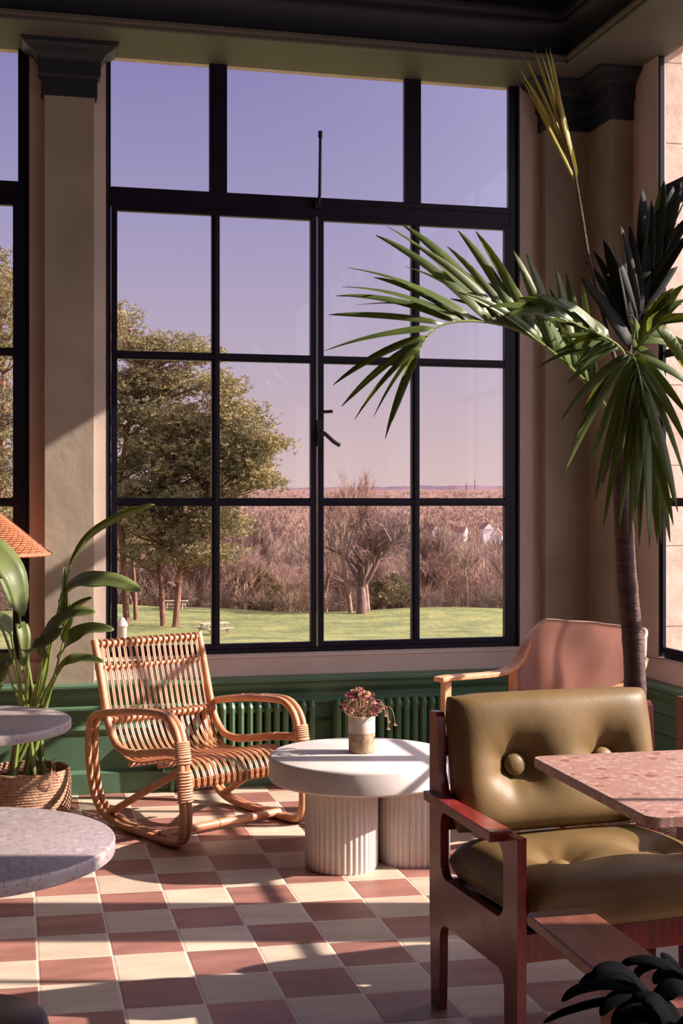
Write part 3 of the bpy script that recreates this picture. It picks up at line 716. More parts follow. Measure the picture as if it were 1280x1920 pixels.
# pink terrazzo table
z_t = .835
pk = CR(.525, 3.733); 
PT = thing('terrazzo_table', 'rose terrazzo table in front of the olive leather armchair', 'table', CR(.525+.36*math.cos(T)+.1, 3.4), -R(0))
a0 = CR(.492, 3.497); PT.rotation_euler = (0, 0, R(12.6)-T)
PT.location = (a0.x, a0.y, 0)
def rr_poly(x0, y0, x1, y1, r, n=6):
    out = []
    for cx, cy, s0 in ((x1-r, y1-r, 0), (x0+r, y1-r, 90), (x0+r, y0+r, 180), (x1-r, y0+r, 270)):
        out += [(cx+r*math.cos(R(s0+90*i/n)), cy+r*math.sin(R(s0+90*i/n))) for i in range(n+1)]
    return out
b = MB(); b.prism(rr_poly(0, -.695, 1.45, 0, .03), z_t-.024, z_t); b.build('tabletop', M['pinkterr'], PT, bevel=.002, ang=50)
for px_ in (.50, 1.15): b = MB(); b.tube([(px_, -.34, .02), (px_, -.34, z_t-.03)], .03, 16); b.build('pedestal', M['table_leg'], PT)
b = MB(); b.prism(rr_poly(.36, -.50, 1.30, -.18, .03), 0, .018); b.build('base_plate', M['table_leg'], PT, bevel=.003)
b = MB(); b.box(.34, -.42, z_t-.034, 1.30, -.26, z_t-.024); b.build('bracket', M['table_leg'], PT, smooth=False)

# ------------------------------------------------------------------ canvas lounge chair (bentwood)
wl = CR(.905, 6.56)
WC_ = thing('canvas_chair', 'pale canvas sling armchair with curved ash arms in front of the corner pillar', 'armchair', wl, R(216.87)-T)
D = .70
# fabric back: plan curve from left (y=0) to right (y=D), wrapping forward at both ends
def backfn(u, v):
    y = -.03+(D+.06)*u
    e = abs(2*u-1)
    bow = -.055*(1-e**2)+.07*max(0, e-.86)/.14
    tq = max(0, (e-.78)/.22); ztop = .915-.20*(1-max(0, 1-tq*tq)**.5); zbot = .40+(.20*max(0, (e-.80)/.20)**.5 if e > .8 else 0)
    z = zbot+(ztop-zbot)*v
    lean = -.16*(z-.40)
    wr = .010*math.sin(u*15+v*4)+.006*math.sin(u*27-v*7)+.008*math.sin(v*9+u*5)
    return (bow+lean+wr+.02, y, z)
b = MB(); b.grid(backfn, 48, 20); b.build('canvas_back', M['canvas'], WC_, ang=80, solid=.012)
hp = MB(); hp.tube([Vector(backfn(i/48, 1)) for i in range(49)], .009, 8)
hp.tube([Vector(backfn(0, i/16)) for i in range(17)], .008, 8); hp.tube([Vector(backfn(1, i/16)) for i in range(17)], .008, 8); hp.build('hem', M['hem'], WC_)
def seatfn(u, v): return (.06+.50*u, .04+(D-.08)*v, .40+.02*u-.06*math.sin(math.pi*u)*math.sin(math.pi*v))
b = MB(); b.grid(seatfn, 16, 16); b.build('canvas_seat', M['canvas'], WC_, ang=80, solid=.012)
for y in (-.015, D+.015):
    b = MB(); pts = smooth_path([(.56, y, .668), (.50, y, .672), (.35, y, .669), (.20, y, .668), (.10, y, .684), (.03, y, .735), (-.015, y, .80)], 5)
    n_ = len(pts); base = len(b.v)
    for i, q in enumerate(pts):
        tt = i/(n_-1); wv = .034 if tt < .75 else .034-.01*(tt-.75)/.25
        d = (pts[min(i+1, n_-1)]-pts[max(i-1, 0)]).normalized(); nn = Vector((d.z, 0, -d.x)); 
        for sy, sn in ((-1, -1), (1, -1), (1, 1), (-1, 1)): b.v.append((q.x+nn.x*sn*.011, q.y+sy*wv, q.z+nn.z*sn*.011))
    for i in range(n_-1):
        for k in range(4): b.f.append((base+i*4+k, base+i*4+(k+1) % 4, base+(i+1)*4+(k+1) % 4, base+(i+1)*4+k))
    b.f.append(tuple(base+k for k in range(4))[::-1]); b.f.append(tuple(base+(n_-1)*4+k for k in range(4)))
    b.build('armrest', M['wood_pale'], WC_, bevel=.004, ang=30)
    for nm, x0, x1, zt_ in (('leg', .49, .535, .672), ('leg', .06, .10, .70)):
        b = MB(); b.box(x0, y-.016, 0, x1, y+.016, zt_); b.build(nm, M['wood_pale'], WC_, bevel=.006, smooth=False)
    b = MB(); b.box(.08, y-.014, .37, .50, y+.014, .41); b.build('side_rail', M['wood_pale'], WC_, bevel=.004, smooth=False)
for x in (.06, .54):
    b = MB(); b.tube([(x, -.01, .39), (x, D+.01, .39)], .014, 10); b.build('cross_rail', M['wood_pale'], WC_)

# ------------------------------------------------------------------ foreground flat-armed chair
FC = thing('wooden_armchair', 'brown wooden armchair with broad flat arm in the near right corner', 'armchair', CR(.393, 2.875), -R(.6))
def flatchair():
    for x0 in (0, .60):
        MB().prism(rr_poly(x0, -.66, x0+.145, 0, .012), .594, .62).build('armrest', M['wood_dark'], FC, bevel=.004, ang=50)
        for y0 in (-.26, -.62):
            MB().box(x0+.075, y0, 0, x0+.115, y0+.045, .594).build('leg', M['wood_dark'], FC, bevel=.004, smooth=False)
    MB().box(.12, -.58, .33, .63, -.10, .38).build('seat', M['wood_dark'], FC, bevel=.01, smooth=False)
    for k in range(3): MB().box(.12, -.64, .48+k*.11, .63, -.62, .54+k*.11).build('back_slat', M['wood_dark'], FC, bevel=.004, smooth=False)
flatchair()

# ------------------------------------------------------------------ round terrazzo tables, stool
def round_table(label, r_, Z_):
    t = thing('round_table', label, 'table', CR(r_, Z_), 0)
    MB().lathe([(.02, .664), (.369, .664), (.374, .667), (.375, .671), (.375, .694), (.373, .698), (.369, .70), (.02, .70)], 96).build('tabletop', M['terrazzo'], t)
    MB().tube([(0, 0, .015), (0, 0, .66)], .026, 20).build('pedestal', M['table_leg'], t)
    MB().lathe([(.02, 0), (.098, 0), (.102, .006), (.098, .03), (.03, .045)], 48).build('base_plate', M['table_leg'], t)
    MB().lathe([(.03, .652), (.10, .660), (.10, .668), (.03, .668)], 32).build('mounting_plate', M['table_leg'], t)
    return t
round_table('round pale terrazzo table nearest the camera at left', -.908, 3.145)
round_table('round pale terrazzo table in front of the basket plant', -1.361, 4.88)
ST = thing('stool', 'round black wooden stool in the bottom left corner', 'stool', CR(-.762, 2.71), 0)
MB().lathe([(.01, .415), (.160, .415), (.168, .420), (.170, .432), (.166, .445), (.158, .45), (.01, .45)], 64).build('seat', M['dark_wood'], ST)
for k in range(4):
    a = R(45+90*k); MB().tube([(.09*math.cos(a), .09*math.sin(a), .418), (.14*math.cos(a), .14*math.sin(a), 0)], [.015, .011], 12).build('leg', M['dark_wood'], ST)
MB().tube([(.118*math.cos(R(q*15)), .118*math.sin(R(q*15)), .17) for q in range(24)], .006, 8, True).build('ring', M['dark_wood'], ST)

# ------------------------------------------------------------------ baskets
def basket(t, Rb, h, name='basket'):
    b = MB(); n = int(h/.0125)
    for i in range(n):
        z = .007+i*.0125; rr = Rb*(.94+.06*math.sin(math.pi*min(1, z/h*.9)))
        b.tube([(rr*math.cos(2*math.pi*k/56), rr*math.sin(2*math.pi*k/56), z) for k in range(56)], .0078, 7, True)
    b.lathe([(Rb*.94, .004), (Rb*.985, h*.5), (Rb*.95, h*.96)], 48, cap=False); b.lathe([(Rb*.93, .003), (Rb*.3, .003)], 48)
    b.build('basket', M['rope'], t)
    d = MB(); d.grid(lambda u, v: ((Rb*.93*v)*math.cos(2*math.pi*u), (Rb*.93*v)*math.sin(2*math.pi*u), h-.03+.006*noise.noise(Vector((u*20, v*15, 0)))), 40, 10, True); d.build('soil', M['soil'], t)

def leaf_blade(b, spine, width, fold=.35, nrm=None, nseg=14, prof=None, wav=.0):
    """two half-blades along a smoothed spine; fold raises the edges"""
    sp = smooth_path(spine, max(2, nseg//(len(spine)-1))); n = len(sp); base = len(b.v)
    for i, q in enumerate(sp):
        t = i/(n-1); d = (sp[min(i+1, n-1)]-sp[max(i-1, 0)]).normalized()
        nn = (nrm or Vector((0, 0, 1))); side = d.cross(nn)
        if side.length < .05: side = d.cross(Vector((0, 1, .2)))
        side.normalize(); up = side.cross(d).normalized()
        wv = width*(prof(t) if prof else math.sin(math.pi*min(1, t*1.02)**.75)**.8)
        f_ = fold+wav*math.sin(t*19)
        for s_ in (-1, -.5, 0, .5, 1):
            b.v.append(tuple(q+side*s_*wv*math.cos(f_)+up*abs(s_)*wv*math.sin(f_)*(1-.25*abs(s_))))
    for i in range(n-1):
        for k in range(4): b.f.append((base+i*5+k, base+i*5+k+1, base+(i+1)*5+k+1, base+(i+1)*5+k))

# ------------------------------------------------------------------ bird of paradise in rope basket
BP0 = P(50, 1500, 6.28); BP0.z = 0
BPT = thing('potted_plant', 'large paddle leaved plant in a low rope basket below the left pillar', 'plant', BP0)
basket(BPT, .200, .25)
rnd = random.Random(11)
leaves = [  # stem base offset, stem mid, blade points (px u,v,Z) , width, fold, normal
    ((75, 1300, 6.25), [(100, 1190, 6.2), (118, 1115, 6.15), (132, 1060, 6.1), (170, 1010, 6.05), (225, 975, 6.0), (290, 947, 5.95)], 3, .045, 1.15),
    ((72, 1310, 6.25), [(95, 1200, 6.2), (108, 1150, 6.18), (112, 1128, 6.15), (145, 1100, 6.1), (205, 1098, 6.05), (263, 1111, 6.0)], 3, .085, .55),
    ((62, 1310, 6.25), [(85, 1240, 6.2), (92, 1205, 6.15), (110, 1170, 6.1), (145, 1140, 6.05), (172, 1122, 6.0)], 2, .045, .7),
    ((66, 1310, 6.25), [(75, 1260, 6.1), (80, 1232, 6.05), (95, 1195, 6.0), (130, 1160, 5.95), (178, 1150, 5.9)], 2, .075, .5),
    ((80, 1310, 6.25), [(100, 1270, 6.1), (112, 1235, 6.05), (130, 1205, 6.0), (165, 1185, 5.98), (213, 1182, 5.95)], 2, .060, .45),
    ((84, 1320, 6.25), [(96, 1290, 6.1), (106, 1268, 6.05), (125, 1245, 6.02), (155, 1238, 6.0), (194, 1243, 5.96)], 2, .045, .5),
    ((40, 1310, 6.25), [(5, 1180, 6.0), (-60, 1060, 5.9), (-45, 1018, 5.85), (-8, 1040, 5.8), (26, 1085, 5.78), (41, 1155, 5.78)], 2, .078, .3),
    ((50, 1310, 6.2), [(50, 1260, 6.0), (52, 1225, 5.95), (60, 1215, 5.92), (90, 1205, 5.9), (118, 1180, 5.88)], 2, .055, .45),
    ((45, 1320, 6.2), [(30, 1240, 6.0), (20, 1190, 5.95), (15, 1180, 5.93), (-5, 1165, 5.9), (-40, 1190, 5.88)], 2, .055, .4),
    ((54, 1320, 6.3), [(52, 1230, 6.3), (40, 1180, 6.3), (38, 1172, 6.3), (44, 1200, 6.28), (42, 1262, 6.26)], 2, .038, .5),
    ((40, 1330, 6.2), [(22, 1280, 6.05), (14, 1250, 6.0), (8, 1240, 6.0), (-6, 1262, 5.98), (-10, 1300, 5.96)], 2, .055, .5),
    ((88, 1320, 6.3), [(112, 1230, 6.28), (118, 1205, 6.28), (120, 1190, 6.27), (130, 1160, 6.26), (128, 1128, 6.25)], 2, .03, .9),
    ((60, 1300, 6.3), [(40, 1180, 6.3), (36, 1150, 6.3), (24, 1120, 6.3), (6, 1080, 6.3), (-30, 1060, 6.3)], 2, .06, .5),
    ((70, 1320, 6.2), [(88, 1262, 6.12), (95, 1215, 6.1), (104, 1180, 6.08), (116, 1155, 6.06), (120, 1062, 6.05)], 3, .03, .9),
]
bs = MB()
for i, (mid, pts, ns, wd, fo) in enumerate(leaves):
    w_ = [P(*q) for q in pts]; root = BP0+Vector((rnd.uniform(-.09, .09), rnd.uniform(-.08, .08), .21))
    st = smooth_path([root, P(*mid)*.6+root*.4+Vector((0, 0, .0)), P(*mid)]+w_[:ns], 6)
    L = MB(); L.tube(st, [.012-.008*k/(len(st)-1) for k in range(len(st))], 8); L.build('leaf_stem', M['stem'], BPT, world=True)
    L = MB(); nrm = Vector((.2, -.55, .8)) if i != 6 else Vector((.5, -.8, .3))
    leaf_blade(L, w_[ns-1:], wd, fo, nrm, 16, lambda t: (math.sin(math.pi*min(1, (t*.97+.015)))**.62), .06)
    L.build('leaf', M['leaf'], BPT, world=True, ang=80, solid=.0012)
# glass watering globe
WG = thing('watering_globe', 'small clear glass watering tube stuck in the basket soil', 'glass', P(100, 1438, 6.12))
gm, gt_, gb = newmat('clear drinking glass'); gb.inputs['Base Color'].default_value = (1, .95, .92, 1); gb.inputs['Transmission Weight'].default_value = 1; gb.inputs['Roughness'].default_value = .03; gb.inputs['IOR'].default_value = 1.3
WG.location.z = .222
MB().lathe([(.003, -.03), (.02, 0), (.024, .018), (.012, .04), (.008, .06), (.008, .10), (.0085, .102)], 20).build('glass_bulb', gm, WG)

# ------------------------------------------------------------------ wicker floor lamp
lp = CR(-60*0+(-700/F)*6.42, 6.42)
LP = thing('floor_lamp', 'orange wicker lamp with cone shade at the left edge', 'lamp', lp)
RS = .388; zr = 1.243
b = MB(); hgt = .27; r1 = .055
NR = 84
def cone(t, off=0): return RS+(r1-RS)*t+off, zr+hgt*t
for k in range(NR):
    a = 2*math.pi*k/NR; pts = []
    for j in range(29):
        t = j/28; rr, z = cone(t, .0035*(1 if (j+k) % 2 else -1)); pts.append((rr*math.cos(a), rr*math.sin(a), z))
    b.tube(pts, [.0048-.0034*j/28 for j in range(29)], 4)
for j in range(29):
    rr, z = cone(j/28)
    b.tube([((rr-.0035*(1 if (j+k) % 2 else -1))*math.cos(2*math.pi*k/NR), (rr-.0035*(1 if (j+k) % 2 else -1))*math.sin(2*math.pi*k/NR), z) for k in range(NR)], .0042, 4, True)
rr, z = cone(0); b.tube([(rr*math.cos(2*math.pi*k/NR), rr*math.sin(2*math.pi*k/NR), z) for k in range(NR)], .008, 6, True)
b.build('lamp_shade', M['wicker'], LP)
b = MB()
for k in range(30): a = 2*math.pi*k/30; b.tube([(.105*math.cos(a), .105*math.sin(a), 0), (.105*math.cos(a), .105*math.sin(a), .95), (.04*math.cos(a), .04*math.sin(a), 1.02)], .004, 4)
for j in range(70): b.tube([(.106*math.cos(2*math.pi*k/30), .106*math.sin(2*math.pi*k/30), .01+j*.0135) for k in range(30)], .0072, 5, True)
b.build('lamp_base', M['wicker'], LP)
MB().tube([(0, 0, .95), (0, 0, 1.50)], .009, 10).build('pole', M['iron'], LP)
MB().lathe([(.004, 1.26), (.028, 1.28), (.032, 1.31), (.016, 1.35), (.012, 1.37)], 20).build('bulb', M['gap'], LP)

# ------------------------------------------------------------------ palm tree in woven basket
pb = CR(1.146, 5.55)
PAL = thing('potted_palm', 'tall indoor palm with feathery fronds in a woven basket by the corner', 'plant', pb)
basket(PAL, .215, .34)
tr = [P(1172, 1560, 5.55), P(1188, 1400, 5.55), P(1190, 1290, 5.55), P(1186, 1200, 5.55), P(1176, 1100, 5.54), P(1170, 1000, 5.53), P(1165, 900, 5.52), P(1163, 840, 5.52)]
tr = smooth_path([Vector((pb.x, pb.y, .28))]+tr[1:], 6)
MB().tube(tr, [.050-.014*i/(len(tr)-1)+(.0025 if i % 6 == 0 else 0) for i in range(len(tr))], 14).build('trunk', M['trunk'], PAL, world=True)
sh = smooth_path([P(1163, 850, 5.52), P(1160, 790, 5.52), P(1158, 740, 5.52), P(1168, 690, 5.52), P(1178, 660, 5.5)], 4)
MB().tube(sh, [.034, .034, .033, .032, .03, .029, .028, .027, .026, .024, .022, .02, .018, .016, .014, .012, .010], 10).build('crownshaft', M['shaft'], PAL, world=True)
MB().tube(smooth_path([P(1128, 905, 5.5), P(1142, 860, 5.5), P(1152, 800, 5.5), P(1160, 740, 5.52)], 4), .009, 6).build('husk', M['trunk'], PAL, world=True)
rnd = random.Random(5)
def leaflet(b, p0, p1, w, sag=.0, bend=None, nrm=None, n=9, fold=.5, tw=0):
    L_ = (p1-p0).length; mid = (p0+p1)*.5+Vector((0, 0, sag*L_))
    if bend: mid += bend
    pts = []; base = len(b.v)
    for i in range(n+1):
        t = i/n; pts.append(p0*(1-t)**2+mid*2*t*(1-t)+p1*t*t)
    for i, q in enumerate(pts):
        t = i/n; d = (pts[min(i+1, n)]-pts[max(i-1, 0)]).normalized()
        nn = nrm or Vector((-.2, -.75, .6)); nn = Matrix.Rotation(tw*t, 3, d) @ nn
        side = d.cross(nn)
        if side.length < .1: side = d.cross(Vector((1, 0, .3)))
        side.normalize(); up = side.cross(d).normalized()
        wv = w*max(.06, (min(1, t*5+.35))*(1-t**3.2)**.8)
        b.v += [tuple(q-side*wv*.5*math.cos(fold)+up*wv*.5*math.sin(fold)), tuple(q), tuple(q+side*wv*.5*math.cos(fold)+up*wv*.5*math.sin(fold))]
    for i in range(n):
        a = base+i*3; b.f += [(a, a+1, a+4, a+3), (a+1, a+2, a+5, a+4)]
def frond(name, rach, lst, m, rr=.008, w=.030, mr=None, nrm=None, shaft_from=None, sagk=.12):
    rp = smooth_path([P(*q) for q in rach], 8)
    b = MB(); b.tube(rp, [rr*(1-.75*i/(len(rp)-1)) for i in range(len(rp))], 7)
    fo = b.build('frond', mr or M['stem'], PAL, world=True)
    b = MB()
    for q in lst:
        u0, v0, u1, v1 = q[:4]; wk = q[4] if len(q) > 4 else 1; dz = q[5] if len(q) > 5 else rnd.uniform(-.12, .12); sg = q[6] if len(q) > 6 else sagk
        # nearest rachis point
        best = min(rp, key=lambda s_: (lambda k: (k[0]-u0)**2+(k[1]-v0)**2)(((640+(s_.x*cT-s_.y*sT)/(s_.x*sT+s_.y*cT)*F), H0-(s_.z-CZ)/(s_.x*sT+s_.y*cT)*F)))
        Zb = best.x*sT+best.y*cT
        leaflet(b, best, P(u1, v1, Zb+dz), w*wk, sg, None, nrm, fold=rnd.uniform(.25, .6), tw=rnd.uniform(-.8, .8))
    b.build('leaflet', m, fo, world=False) if False else None
    # leaflets stay one mesh of the frond's blade; verts are in world space
    off = Vector(PAL.location); b.v = [(x-off.x, y-off.y, z-off.z) for x, y, z in b.v]
    b.build('leaflets', m, fo, ang=60, solid=.0009)
Zp = 5.5
frond('left', [(1158, 800, 5.5), (1120, 740, 5.46), (1070, 690, 5.42), (1010, 641, 5.36), (950, 612, 5.30), (880, 602, 5.22), (825, 611, 5.16), (795, 640, 5.12), (780, 672, 5.1)],
      [(785, 660, 722, 823, 1.1), (788, 650, 700, 783, .8), (788, 650, 664, 788, 1), (792, 640, 640, 762, 1.1), (800, 632, 624, 722, 1.2), (780, 670, 735, 790, .8),
       (815, 615, 608, 658, 1.3, -.05, .06), (830, 610, 616, 590, 1.0, .0, .05), (850, 606, 629, 555, 1.2), (866, 604, 640, 538, 1.1), (885, 602, 650, 502, 1.4), (905, 603, 668, 572, .8),
       (915, 604, 704, 441, 1.3), (925, 606, 724, 424, 1.2), (940, 610, 752, 420, 1.5), (955, 614, 770, 455, 1.1), (968, 620, 838, 462, 1.0), (980, 625, 858, 432, 1.4), (990, 630, 843, 560, .9), (1000, 636, 892, 434, 1.4),
       (1010, 641, 905, 452, 1.1), (1020, 648, 858, 548, 1.3, -.2), (1030, 655, 962, 470, 1.4), (1040, 664, 972, 495, 1.1), (1050, 672, 985, 474, 1.5), (1060, 682, 1002, 512, 1.3), (1068, 690, 992, 560, 1.4, -.25), (1078, 698, 1041, 500, 1.4), (1088, 706, 1030, 540, 1.1), (1095, 714, 1061, 512, 1.4),
       (1100, 720, 1040, 600, 1.3, -.3), (1110, 732, 1088, 522, 1.2), (1120, 742, 1075, 590, 1.2), (870, 603, 700, 520, .9, .15), (930, 607, 760, 500, 1.2, .15), (960, 618, 800, 500, 1.3, .1), (985, 628, 850, 500, 1.2, .12), (1015, 645, 915, 530, 1.3, .1), (1045, 668, 950, 570, 1.2, .15), (1075, 695, 1000, 600, 1.3, .1)],
      M['palm'], .009, .034)
frond('spear', [(1160, 700, 5.55), (1130, 590, 5.6), (1105, 490, 5.62), (1090, 400, 5.62), (1076, 320, 5.6), (1060, 260, 5.58), (1045, 200, 5.57)],
      [(1076, 320, 967, 118, .55, .0, .03), (1074, 310, 983, 104, .5, .03, .02), (1072, 300, 1001, 92, .5, -.03, .02), (1066, 280, 1013, 95, .45, .02, .01), (1063, 270, 1022, 90, .5, 0, .01), (1060, 260, 1030, 88, .5, -.02, .01), (1070, 300, 1036, 130, .6, .03, 0), (1066, 285, 1040, 180, .7, .0, 0), (1076, 318, 990, 150, .6, .02, .02), (1080, 340, 1052, 200, .7, 0, 0), (1078, 330, 1010, 160, .6, 0, 0), (1082, 350, 975, 140, .45, .03, .02)],
      M['palm_light'], .010, .042, M['trunk'])
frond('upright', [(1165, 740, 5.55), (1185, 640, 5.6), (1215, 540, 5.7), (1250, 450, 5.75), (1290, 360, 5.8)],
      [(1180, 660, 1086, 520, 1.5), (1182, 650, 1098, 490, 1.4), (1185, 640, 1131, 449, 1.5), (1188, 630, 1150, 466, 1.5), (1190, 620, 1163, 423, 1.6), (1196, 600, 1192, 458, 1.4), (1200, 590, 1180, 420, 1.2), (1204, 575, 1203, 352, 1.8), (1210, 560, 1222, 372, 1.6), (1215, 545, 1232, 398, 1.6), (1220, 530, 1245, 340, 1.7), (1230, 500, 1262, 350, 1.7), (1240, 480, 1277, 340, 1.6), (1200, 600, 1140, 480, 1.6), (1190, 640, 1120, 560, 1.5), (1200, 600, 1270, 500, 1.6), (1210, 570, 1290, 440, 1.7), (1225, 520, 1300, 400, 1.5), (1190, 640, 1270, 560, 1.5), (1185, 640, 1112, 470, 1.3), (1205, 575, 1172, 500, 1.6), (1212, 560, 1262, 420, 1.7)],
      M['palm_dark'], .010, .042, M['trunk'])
frond('hanging', [(1165, 740, 5.5), (1172, 690, 5.4), (1180, 665, 5.2), (1192, 680, 5.0), (1205, 740, 4.92), (1216, 820, 4.9), (1224, 880, 4.9)],
      [(1178, 668, 1052, 786, 1.2), (1180, 670, 1049, 905, 1.1), (1182, 672, 1072, 835, 1.0), (1184, 675, 1099, 888, 1.0), (1186, 680, 1115, 938, 1.2), (1188, 690, 1131, 988, 1.1), (1192, 700, 1158, 1003, 1.3), (1195, 720, 1180, 1015, 1.2), (1198, 730, 1198, 1023, 1.1), (1203, 750, 1217, 1028, 1.2), (1206, 770, 1232, 1020, 1.0), (1210, 800, 1240, 1022, 1.1), (1212, 810, 1256, 1017, 1.1), (1216, 820, 1262, 985, 1.0), (1190, 690, 1262, 940, 1.1), (1192, 690, 1285, 905, 1.1), (1188, 680, 1290, 840, 1.2), (1186, 675, 1290, 780, 1.2), (1184, 672, 1300, 730, 1.1), (1200, 740, 1225, 960, 1.2), (1195, 715, 1165, 930, 1.2), (1190, 695, 1145, 900, 1.0), (1222, 870, 1236, 1010, .9), (1182, 672, 1090, 780, 1.2), (1205, 760, 1190, 960, 1.1), (1186, 682, 1240, 840, 1.3), (1198, 730, 1270, 960, 1.2)],
      M['palm'], .007, .036, None, Vector((-.35, -.9, .2)), None, .16)
frond('mid', [(1160, 760, 5.5), (1172, 690, 5.45), (1165, 655, 5.35), (1130, 630, 5.25), (1085, 610, 5.15), (1040, 585, 5.05)],
      [(1165, 655, 1006, 691, 1.2, -.1, .16), (1160, 652, 1040, 660, 1.0), (1145, 640, 1015, 640, 1.1), (1130, 630, 993, 583, 1.4), (1120, 625, 1000, 600, 1.2), (1105, 618, 1004, 553, 1.5), (1090, 612, 985, 565, 1.4), (1075, 605, 913, 576, 1.5), (1060, 595, 945, 592, 1.3), (1045, 588, 970, 560, 1.2), (1120, 622, 1040, 560, 1.4), (1140, 635, 1060, 580, 1.4), (1100, 615, 1020, 572, 1.3), (1150, 645, 1075, 690, 1.2), (1155, 650, 1062, 720, 1.1), (1130, 632, 1050, 660, 1.2)],
      M['palm'], .008, .038)
frond('right', [(1165, 740, 5.5), (1176, 690, 5.4), (1195, 650, 5.25), (1225, 615, 5.1), (1265, 590, 5.0), (1310, 590, 4.95)],
      [(1195, 650, 1230, 560, 1.3), (1205, 640, 1262, 540, 1.5), (1215, 625, 1285, 532, 1.6), (1225, 615, 1292, 560, 1.5), (1235, 610, 1300, 600, 1.4), (1200, 645, 1270, 660, 1.3, .0, .2), (1210, 632, 1290, 650, 1.4), (1190, 655, 1240, 700, 1.2, 0, .2), (1185, 660, 1214, 600, 1.0, 0, .3), (1188, 660, 1180, 600, 1.2, -.1, .2), (1192, 652, 1250, 720, 1.2, -.1, .25), (1230, 612, 1290, 700, 1.3, 0, .2), (1200, 645, 1180, 590, 1.1, -.1, .3)],
      M['palm'], .008, .040)

# ------------------------------------------------------------------ dark plant in the near right corner
mp0 = CR(.66, 1.86)
MO = thing('fan_leaf_plant', 'very dark finger-leaved plant in the bottom right corner', 'plant', mp0)
MB().lathe([(.08, 0), (.11, .005), (.135, .30), (.138, .32), (.128, .32), (.125, .29), (.02, .285)], 40).build('planter', M['planter'], MO)
def fan(cu, cv, Z_, tips, w=.030):
    c_ = P(cu, cv, Z_); b = MB(); base_ = mp0+Vector((0, 0, .28))
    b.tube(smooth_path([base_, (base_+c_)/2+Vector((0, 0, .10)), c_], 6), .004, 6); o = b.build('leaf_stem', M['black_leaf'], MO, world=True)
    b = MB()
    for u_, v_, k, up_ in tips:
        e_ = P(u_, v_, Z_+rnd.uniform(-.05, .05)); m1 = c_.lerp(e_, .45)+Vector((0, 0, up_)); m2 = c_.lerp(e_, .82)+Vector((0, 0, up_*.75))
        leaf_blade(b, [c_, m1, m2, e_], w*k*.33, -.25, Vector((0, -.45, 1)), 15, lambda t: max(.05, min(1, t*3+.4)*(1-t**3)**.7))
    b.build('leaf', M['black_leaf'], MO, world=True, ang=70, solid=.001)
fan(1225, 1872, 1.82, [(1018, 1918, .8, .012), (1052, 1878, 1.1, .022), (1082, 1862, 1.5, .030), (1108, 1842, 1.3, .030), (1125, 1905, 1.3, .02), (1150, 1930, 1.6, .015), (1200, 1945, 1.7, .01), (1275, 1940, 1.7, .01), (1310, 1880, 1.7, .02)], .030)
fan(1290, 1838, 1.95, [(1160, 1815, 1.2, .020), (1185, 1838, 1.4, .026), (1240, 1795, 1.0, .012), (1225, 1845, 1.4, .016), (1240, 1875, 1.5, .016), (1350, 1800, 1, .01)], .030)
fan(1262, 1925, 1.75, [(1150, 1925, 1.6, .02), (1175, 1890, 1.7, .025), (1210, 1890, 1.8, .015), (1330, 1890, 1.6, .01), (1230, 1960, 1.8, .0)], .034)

# ------------------------------------------------------------------ outdoors: terrain
def interp(tb, x):
    if x <= tb[0][0]: return tb[0][1]
    for (a, b_), (c_, d_) in zip(tb, tb[1:]):
        if x <= c_: k = (x-a)/(c_-a); return b_+(d_-b_)*k
    return tb[-1][1]
LZ = [(0, -.6), (20, -2.2), (50, -4.6), (75, -6.4), (90, -7.3), (105, -7.75), (116, -7.95), (124, -9.2), (140, -13), (170, -19)]
def lawnz(r_, Z_): return interp(LZ, Z_)+.25*noise.noise(Vector((r_*.12, Z_*.1, 0)))+(.9*noise.noise(Vector((r_*.07, 3.3, 0))) if Z_ > 95 else 0)*min(1, (Z_-95)/15)
b = MB()
def lawn_fn(u, v):
    Z_ = 9+v**1.3*150; r_ = (u-.5)*(30+Z_*.9); p_ = CR(r_, Z_); p_.z = lawnz(r_, Z_); return p_
b.grid(lawn_fn, 160, 170); lw = b.build('lawn', M['grass'], ang=180); struct(lw)
VZ = [(110, -14), (150, -17), (200, -20), (350, -25), (600, -25), (900, -23), (1300, -16), (1800, -4), (2300, 12), (2700, 22)]
b = MB()
def valley(u, v):
    Z_ = 130+v**2*2600; r_ = (u-.5)*(60+Z_*1.0)
    z = interp(VZ, Z_)+5*noise.noise(Vector((r_*.004, Z_*.003, 1)))*min(1, Z_/500)+2.2*abs(noise.noise(Vector((r_*.06, Z_*.05, 2))))*2+1.2*noise.noise(Vector((r_*.2, Z_*.15, 5)))
    p_ = CR(r_, Z_); p_.z = z; return p_
b.grid(valley, 260, 240); vl = b.build('valley', M['hill'], ang=180); struct(vl)
b = MB()
def ridge(u, v):
    r_ = (u-.5)*5200; Z_ = 3600+v*200; t_ = noise.noise(Vector((r_*.0016, 1, 0)))*9+noise.noise(Vector((r_*.02, 2, 0)))*3+noise.noise(Vector((r_*.07, 2, 0)))*2
    p_ = CR(r_, Z_-300*(1-v)); p_.z = -60+(98+t_)*v; return p_
b.grid(ridge, 500, 6); rd = b.build('far_ridge', M['farhill'], ang=180); struct(rd)

